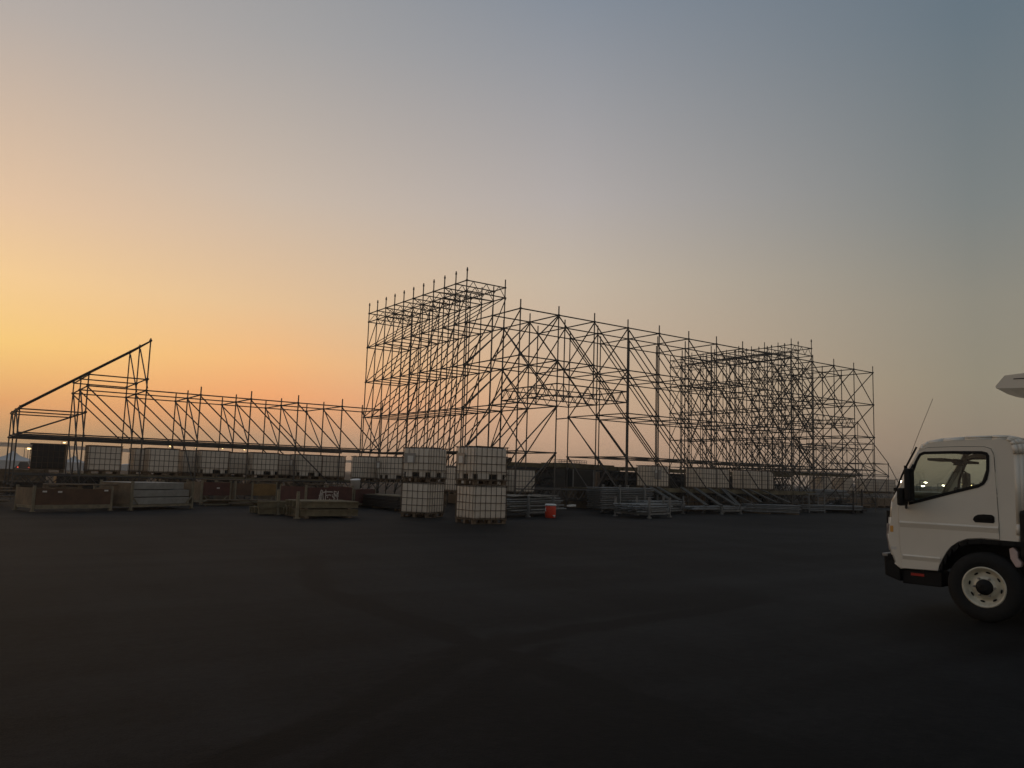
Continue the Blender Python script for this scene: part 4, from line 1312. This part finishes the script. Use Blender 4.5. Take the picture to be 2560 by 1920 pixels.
# side skins around the doors
side_loop = secs[0][1]
for x, th in ((0.0, 0.012), (TW - 0.012, 0.012)):
    fill_panel('side_panel', [side_loop, shrink(DOOR, -0.006 * sgn)], x, th, M_paint, truck)
for x, th, xi in ((-0.010, 0.018, 0.012), (TW - 0.008, 0.018, TW - 0.02)):
    dr = fill_panel('door', [DOOR, WIN], x, th, M_paint, truck)
    near = x < 0.5
    out = -1 if near else 1
    xf = x if near else x + th
    # window seal, glass
    seal_in = shrink(WIN, 0.032 * (1 if sgn else 1))
    a_w = sum(WIN[i_ - 1][0] * WIN[i_][1] - WIN[i_][0] * WIN[i_ - 1][1] for i_ in range(len(WIN)))
    sw = 1 if a_w > 0 else -1
    seal_in = shrink(WIN, 0.030 * sw)
    fill_panel('window_seal', [shrink(WIN, -0.004 * sw), seal_in], xf - (0.006 if near else -0.001), 0.005, M_black, dr)
    gz = MB()
    gz.poly([tp(u, z, xf + (0.006 if near else -0.006)) for (u, z) in seal_in])
    gz.build('window_glass', M_glass, dr)
    # belt crease and lower crease: thin pressed ridges
    rdg = MB()
    def ridge(u0, u1, z, h_, dpt):
        p_ = [(xf, -u0, z - h_), (xf, -u1, z - h_), (xf + out * dpt, -u1, z), (xf + out * dpt, -u0, z), (xf, -u0, z + h_ * .35), (xf, -u1, z + h_ * .35)]
        rdg.poly([p_[0], p_[1], p_[2], p_[3]]); rdg.poly([p_[3], p_[2], p_[5], p_[4]])
    ridge(0.16, 1.285, 1.045, 0.055, 0.016)
    ridge(0.19, 0.635, 0.655, 0.045, 0.014)
    rdg.build('pressed_ridge', M_paint, dr)
    # handle recess
    hd = MB()
    HL = [(1.015, 1.125), (1.03, 1.16), (1.07, 1.185), (1.13, 1.192), (1.22, 1.19), (1.247, 1.172), (1.25, 1.115), (1.235, 1.098), (1.04, 1.098)]
    for s_, dx_ in ((1, 0.004),):
        hd.poly([tp(u, z, xf + out * dx_) for (u, z) in HL])
    for k in range(len(HL)):
        a_, b__ = HL[k], HL[(k + 1) % len(HL)]
        hd.poly([tp(*a_, xf + out * 0.004), tp(*b__, xf + out * 0.004), tp(*b__, xf - out * 0.001), tp(*a_, xf - out * 0.001)])
    hd.beam(tp(1.05, 1.158, xf + out * 0.016), tp(1.23, 1.158, xf + out * 0.016), 0.02, 0.03)
    hd.build('door_handle', M_black, dr)
    # grab handle, interior lining below the glass
    fill_panel('door_lining', [[(0.25, 0.95), (0.24, 1.20), (0.33, 1.262), (0.75, 1.37), (1.10, 1.462), (1.22, 1.50), (1.24, 0.95)]], xf - out * (0.03 if near else 0.03) - (0.0 if near else 0.02), 0.02, M_black, dr)
# windscreen
ws = MB()
w0, w1, w2 = OUT[6], OUT[7], OUT[8]
ws.poly([tp(w0[0] + .01, w0[1], 0.08), tp(w0[0] + .01, w0[1], TW - 0.08), tp(w1[0] + .01, w1[1], TW - 0.08), tp(w1[0] + .01, w1[1], 0.08)])
ws.poly([tp(w1[0] + .01, w1[1], 0.08), tp(w1[0] + .01, w1[1], TW - 0.08), tp(w2[0] + .01, w2[1], TW - 0.08), tp(w2[0] + .01, w2[1], 0.08)])
wso = ws.build('windscreen', M_glass, truck)
wp = MB()
wp.path([tp(0.06, 1.37, 0.10), tp(0.17, 1.60, 0.06), tp(0.235, 1.71, 0.035), tp(0.36, 1.92, 0.02), tp(0.38, 1.955, 0.02)], 0.012)
wp.lathe([(0.0, -0.02), (0.022, -0.02), (0.022, 0.02), (0.0, 0.02)], 8, tp(0.235, 1.71, 0.03))
wp.lathe([(0.0, -0.02), (0.022, -0.02), (0.022, 0.02), (0.0, 0.02)], 8, tp(0.09, 1.44, 0.05))
wp.build('windscreen_trim', M_black, wso)
MB().path([tp(0.315, 1.865, 0.0), tp(0.42, 2.12, 0.0), tp(0.53, 2.37, 0.0), tp(0.60, 2.53, 0.0)], 0.0028, 5).build('antenna', M_black, truck)
# front face furniture
MB().box(0.05, TW - 0.05, -0.012, 0.03, 0.92, 1.18).build('grille', M_black, truck, 0.01)
for s_ in (0, 1):
    x0_, x1_ = (0.004, 0.30) if s_ == 0 else (TW - 0.30, TW - 0.004)
    hl_ = MB()
    hl_.prism([(0.0 - 0.008, 0.70), (-0.135, 0.695), (-0.140, 1.015), (0.012, 1.025), (0.018, 0.88)], x0_, x1_)
    ho = hl_.build('headlight', M_chrome, truck, 0.012, False)
    xx = x0_ - 0.006 if s_ == 0 else x1_ - 0.002
    MB().box(xx, xx + 0.008, -0.075, -0.035, 0.925, 1.0).build('indicator_lens', M_amber, ho)
    MB().box(xx, xx + 0.008, -0.11, -0.04, 0.715, 0.75).build('lens_rim', M_card, ho)
bmp = MB()
bmp.prism([(0.06, 0.63), (0.05, 0.40), (-0.14, 0.34), (-0.14, 0.66), (0.0, 0.665)], 0.01, TW - 0.01)
bmo = bmp.build('bumper', M_black, truck, 0.02)
MB().box(0.0, 0.22, 0.005, 0.075, 0.625, 0.665).build('bumper_corner', M_plate, bmo, 0.012)
stp = MB().box(0.05, 0.35, -0.62, -0.15, 0.32, 0.49)
sto = stp.build('step', M_black, truck, 0.015)
MB().box(0.043, 0.05, -0.42, -0.26, 0.425, 0.455).build('reflector', M_redlens, sto)
# mirrors
for s_ in (0, 1):
    xx = -0.17 if s_ == 0 else TW + 0.17
    sg = -1 if s_ == 0 else 1
    mi = thing('mirror_unit', None, None, (0, 0, 0)); mi.parent = truck
    mo = MB().box(xx - 0.075, xx + 0.075, -0.392, -0.312, 1.30, 1.69)
    mo.build('mirror_housing', M_black, mi, 0.025)
    MB().box(xx - 0.09, xx + 0.09, -0.305, -0.225, 1.25, 1.46).build('lower_mirror', M_black, mi, 0.03)
    MB().path([(xx, -0.37, 1.68), ((0.0 if s_ == 0 else TW), -0.34, 1.74)], 0.012).path([(xx, -0.31, 1.26), ((0.0 if s_ == 0 else TW), -0.24, 1.22)], 0.014).build('mirror_arm', M_black, mi)
# interior: dash, wheel, seats, sun visor, mirror, rear wall with window
MB().prism([(-0.12, 0.95), (-0.12, 1.30), (-0.30, 1.34), (-0.42, 1.28), (-0.40, 0.95)], 0.06, TW - 0.06).build('dashboard', M_black, truck, 0.01)
stw = MB()
cw = Vector((TW - 0.45, -0.55, 1.33))
axn = Vector((0, -0.75, 0.66)).normalized(); u1 = Vector((1, 0, 0)); u2 = axn.cross(u1)
ring = [cw + (u1 * math.cos(2 * math.pi * k / 16) + u2 * math.sin(2 * math.pi * k / 16)) * 0.2 for k in range(17)]
stw.path(ring, 0.016, 6).tube(ring[0], ring[8], 0.014).tube(cw, ring[12], 0.014).tube(cw, cw - axn * 0.4, 0.025)
stw.build('steering_wheel', M_black, truck)
for i_, xc in enumerate((0.42, TW - 0.42)):
    st = MB()
    st.box(xc - 0.25, xc + 0.25, -1.30, -0.80, 0.95, 1.14)
    st.prism([(-1.20, 1.12), (-1.33, 1.12), (-1.44, 1.66), (-1.34, 1.68)], xc - 0.24, xc + 0.24)
    so = st.build('seat', M_seat, truck, 0.03)
    MB().prism([(-1.30 + 0.10, 1.58), (-1.36 + 0.02, 1.58), (-1.42 + .05, 1.80), (-1.31 + .06, 1.80)], xc - 0.12, xc + 0.12).build('headrest', M_seat, so, 0.025)
# pillars and lining seen through the glass
MB().prism([(-0.74, 1.90), (-0.84, 1.90), (-0.67, 1.30), (-0.52, 1.30)], TW - 0.05, TW - 0.02).build('inner_pillar', M_seat, truck)
MB().box(0.06, TW - 0.06, -1.52, -0.42, 1.945, 1.965).build('headlining', M_seat, truck)
for xc in (0.42, TW - 0.42):
    MB().box(xc - 0.22, xc + 0.22, -0.64, -0.44, 1.80, 1.83).build('sun_visor', M_seat, truck)
MB().box(TW / 2 - 0.14, TW / 2 + 0.14, -0.60, -0.575, 1.76, 1.84).build('rear_view_mirror', M_black, truck)
MB().box(0.03, TW - 0.03, -1.575, -1.545, 0.93, 1.45).build('rear_wall', M_seat, truck)
# wheels
def wheel(x, u, side):
    w = thing('wheel', None, None, (0, 0, 0))
    w.parent = truck
    w.location = (x, -u, 0.385)
    if side > 0: w.rotation_euler = (0, 0, math.pi)
    MB().lathe([(0.215, 0.005), (0.23, -0.008), (0.30, -0.016), (0.355, -0.004), (0.383, 0.03), (0.385, 0.10), (0.383, 0.17), (0.355, 0.205), (0.23, 0.205)], 40, (0, 0, 0), 'X', False).build('tyre', M_rubber, w, 0, True)
    rm = MB()
    rm.lathe([(0.222, 0.008), (0.226, -0.006), (0.212, -0.010), (0.196, 0.004), (0.186, 0.045), (0.150, 0.060), (0.128, 0.045), (0.118, 0.022), (0.085, 0.018)], 40, (0, 0, 0), 'X', False)
    rmo = rm.build('rim', M_rim, w, 0, True)
    hl2 = MB()
    for k in range(8):
        an = 2 * math.pi * k / 8 + 0.2
        c_ = (math.cos(an) * 0.162, math.sin(an) * 0.162)
        tng = (-math.sin(an), math.cos(an))
        pts = []
        for q in range(10):
            b_ = 2 * math.pi * q / 10
            pts.append((0.050 - 0.003, c_[0] + tng[0] * 0.026 * math.cos(b_) + math.cos(an) * 0.011 * math.sin(b_), c_[1] + tng[1] * 0.026 * math.cos(b_) + math.sin(an) * 0.011 * math.sin(b_)))
        hl2.poly(pts)
    hl2.build('hand_hole', M_black, rmo)
    MB().lathe([(0.088, 0.022), (0.085, -0.004), (0.06, -0.02), (0.035, -0.028), (0.0, -0.028)], 24, (0, 0, 0), 'X').build('hub', M_black, w)
    nb = MB()
    for k in range(6):
        an = 2 * math.pi * k / 6
        nb.lathe([(0.012, 0.02), (0.012, -0.012), (0.0, -0.012)], 6, (0, math.cos(an) * 0.104, math.sin(an) * 0.104), 'X')
    nb.build('wheel_nut', M_plate, w)
    return w
wheel(-0.03, 1.115, -1)
wheel(TW + 0.03, 1.115, 1)
wheel(-0.03, 3.62, -1)
wheel(TW + 0.03, 3.62, 1)
# black arch lip, inner wing, chassis
arch = MB()
AP = OUT[20:] 
for k in range(len(AP) - 1):
    a_, b__ = AP[k], AP[k + 1]
    arch.poly([tp(a_[0], a_[1], -0.03), tp(b__[0], b__[1], -0.03), tp(b__[0] + .03, b__[1] - 0.055, -0.03), tp(a_[0], a_[1] - 0.055, -0.03)])
    arch.poly([tp(a_[0], a_[1], -0.03), tp(b__[0], b__[1], -0.03), tp(b__[0], b__[1], 0.35), tp(a_[0], a_[1], 0.35)])
arch.build('wheel_arch', M_black, truck)
arch2 = MB()
for a_, b__ in zip(AP, AP[1:]):
    arch2.poly([tp(a_[0], a_[1], TW - .35), tp(b__[0], b__[1], TW - .35), tp(b__[0], b__[1], TW + 0.03), tp(a_[0], a_[1], TW + 0.03)])
arch2.build('wheel_arch', M_black, truck)
MB().box(0.36, TW - 0.36, -1.59, -0.15, 0.52, 0.93).build('engine_cover', M_black, truck)
ch_ = MB()
for x in (0.48, TW - 0.48):
    ch_.box(x - 0.05, x + 0.05, -4.9, -1.2, 0.50, 0.70)
for u in (1.8, 2.8, 3.8, 4.8):
    ch_.box(0.53, TW - 0.53, -u - 0.06, -u + 0.06, 0.52, 0.68)
ch_.tube((0.0, -1.115, 0.385), (TW, -1.115, 0.385), 0.06, 8).tube((0.0, -3.62, 0.385), (TW, -3.62, 0.385), 0.07, 8)
ch_.build('chassis', M_black, truck)
MB().box(-0.02, TW + 0.02, -4.95, -1.85, 0.86, 0.96).box(-0.02, TW + 0.02, -1.90, -1.85, 0.96, 1.35).build('flat_bed', M_black, truck, 0.01)
MB().box(0.0, 0.30, -3.0, -1.85, 0.42, 0.80).build('tool_box', M_black, truck, 0.02)
MB().box(-0.03, 0.28, -1.80, -1.50, 0.72, 1.26).build('air_intake', M_black, truck, 0.05)
# pale reservoir behind the front wheel
rs = MB()
rs.prism([(-1.385, 0.83), (-1.43, 0.85), (-1.475, 0.80), (-1.475, 0.73), (-1.51, 0.69), (-1.50, 0.64), (-1.45, 0.63), (-1.395, 0.72)], -0.01, 0.09)
rs.build('reservoir', M_pale, truck, 0.014)
# boom lying over the cab
bm_ = MB()
def bsec(z, hx):
    return None
B_UP = [(4.31, 2.70), (4.225, 2.80), (4.0, 2.835), (2.0, 2.90), (1.6, 2.90)]
xo0, xo1 = 0.50, 1.15
def bp_(Y, z, x): return (x, Y - TY, z)
topL = [bp_(4.233, 2.70, xo0), bp_(4.127, 2.82, xo0), bp_(3.914, 2.835, xo0), bp_(1.2, 2.90, xo0)]
botL = [bp_(4.228, 2.675, xo0), bp_(4.10, 2.668, xo0), bp_(3.92, 2.662, xo0), bp_(1.2, 2.73, xo0)]
kel = [bp_(4.20, 2.655, xo0 + .12), bp_(4.138, 2.61, xo0 + .15), bp_(3.98, 2.57, xo0 + .15), bp_(1.2, 2.63, xo0 + .15)]
mirror_ = lambda p: (xo0 + xo1 - p[0], p[1], p[2])
for k in range(3):
    for f_ in (lambda p: p, mirror_):
        bm_.poly([f_(topL[k]), f_(topL[k + 1]), f_(botL[k + 1]), f_(botL[k])])
        bm_.poly([f_(botL[k]), f_(botL[k + 1]), f_(kel[k + 1]), f_(kel[k])])
    bm_.poly([topL[k], topL[k + 1], mirror_(topL[k + 1]), mirror_(topL[k])])
    bm_.poly([kel[k], kel[k + 1], mirror_(kel[k + 1]), mirror_(kel[k])])
bm_.poly([topL[0], botL[0], kel[0], mirror_(kel[0]), mirror_(botL[0]), mirror_(topL[0])])
boo = bm_.build('boom', M_paint, truck)
MB().box(xo0 - 0.004, xo0 - 0.001, 4.03 - TY - 0.6, 4.03 - TY, 2.768, 2.778).build('seam', M_black, boo)
MB().box(xo0 + .1, xo1 - .1, 1.3 - TY, 1.8 - TY, 0.96, 2.73).build('turret', M_paint, boo, 0.03)
MB().beam(bp_(1.6, 1.5, (xo0 + xo1) / 2), bp_(3.0, 2.62, (xo0 + xo1) / 2), 0.12, 0.12).build('lift_ram', M_plate, boo)

MB().box(xo0, xo1, -2.2, -1.485, 2.87, 3.0).build('work_basket', M_paint, boo, 0.02)
# the cab is a little shorter than drawn above, and the truck stands turned a few degrees
def squeeze(o):
    for ch__ in o.children:
        if ch__.name.split('.')[0] == 'wheel':
            continue
        if ch__.type == 'MESH':
            for v in ch__.data.vertices:
                v.co.y = 0.9375 * v.co.y - 0.0685
        squeeze(ch__)
squeeze(truck)
truck.location = (9.445, 5.3847, 0)
truck.rotation_euler = (0, 0, R(8))

# ------------------------------------------------------------------ air
hz = MB().box(-900, 1900, -120, 1700, -1.0, 19.0).build('haze', M_black)
mh = bpy.data.materials.new('haze_air')
mh.use_nodes = True
t = mh.node_tree
for n in list(t.nodes):
    t.nodes.remove(n)
pv = N(t, 'ShaderNodeVolumePrincipled')
pv.inputs['Color'].default_value = (0.98, 0.92, 0.84, 1)
pv.inputs['Density'].default_value = 0.0007
pv.inputs['Anisotropy'].default_value = 0.45
try:
    pv.inputs['Density Attribute'].default_value = ''
except Exception:
    pass
om = N(t, 'ShaderNodeOutputMaterial')
t.links.new(pv.outputs[0], om.inputs['Volume'])
hz.data.materials.clear(); hz.data.materials.append(mh)
tag(hz, 'thin dusty evening haze over the yard', None, None, 'stuff')

for o in bpy.data.objects:
    if '_world' in o:
        del o['_world']
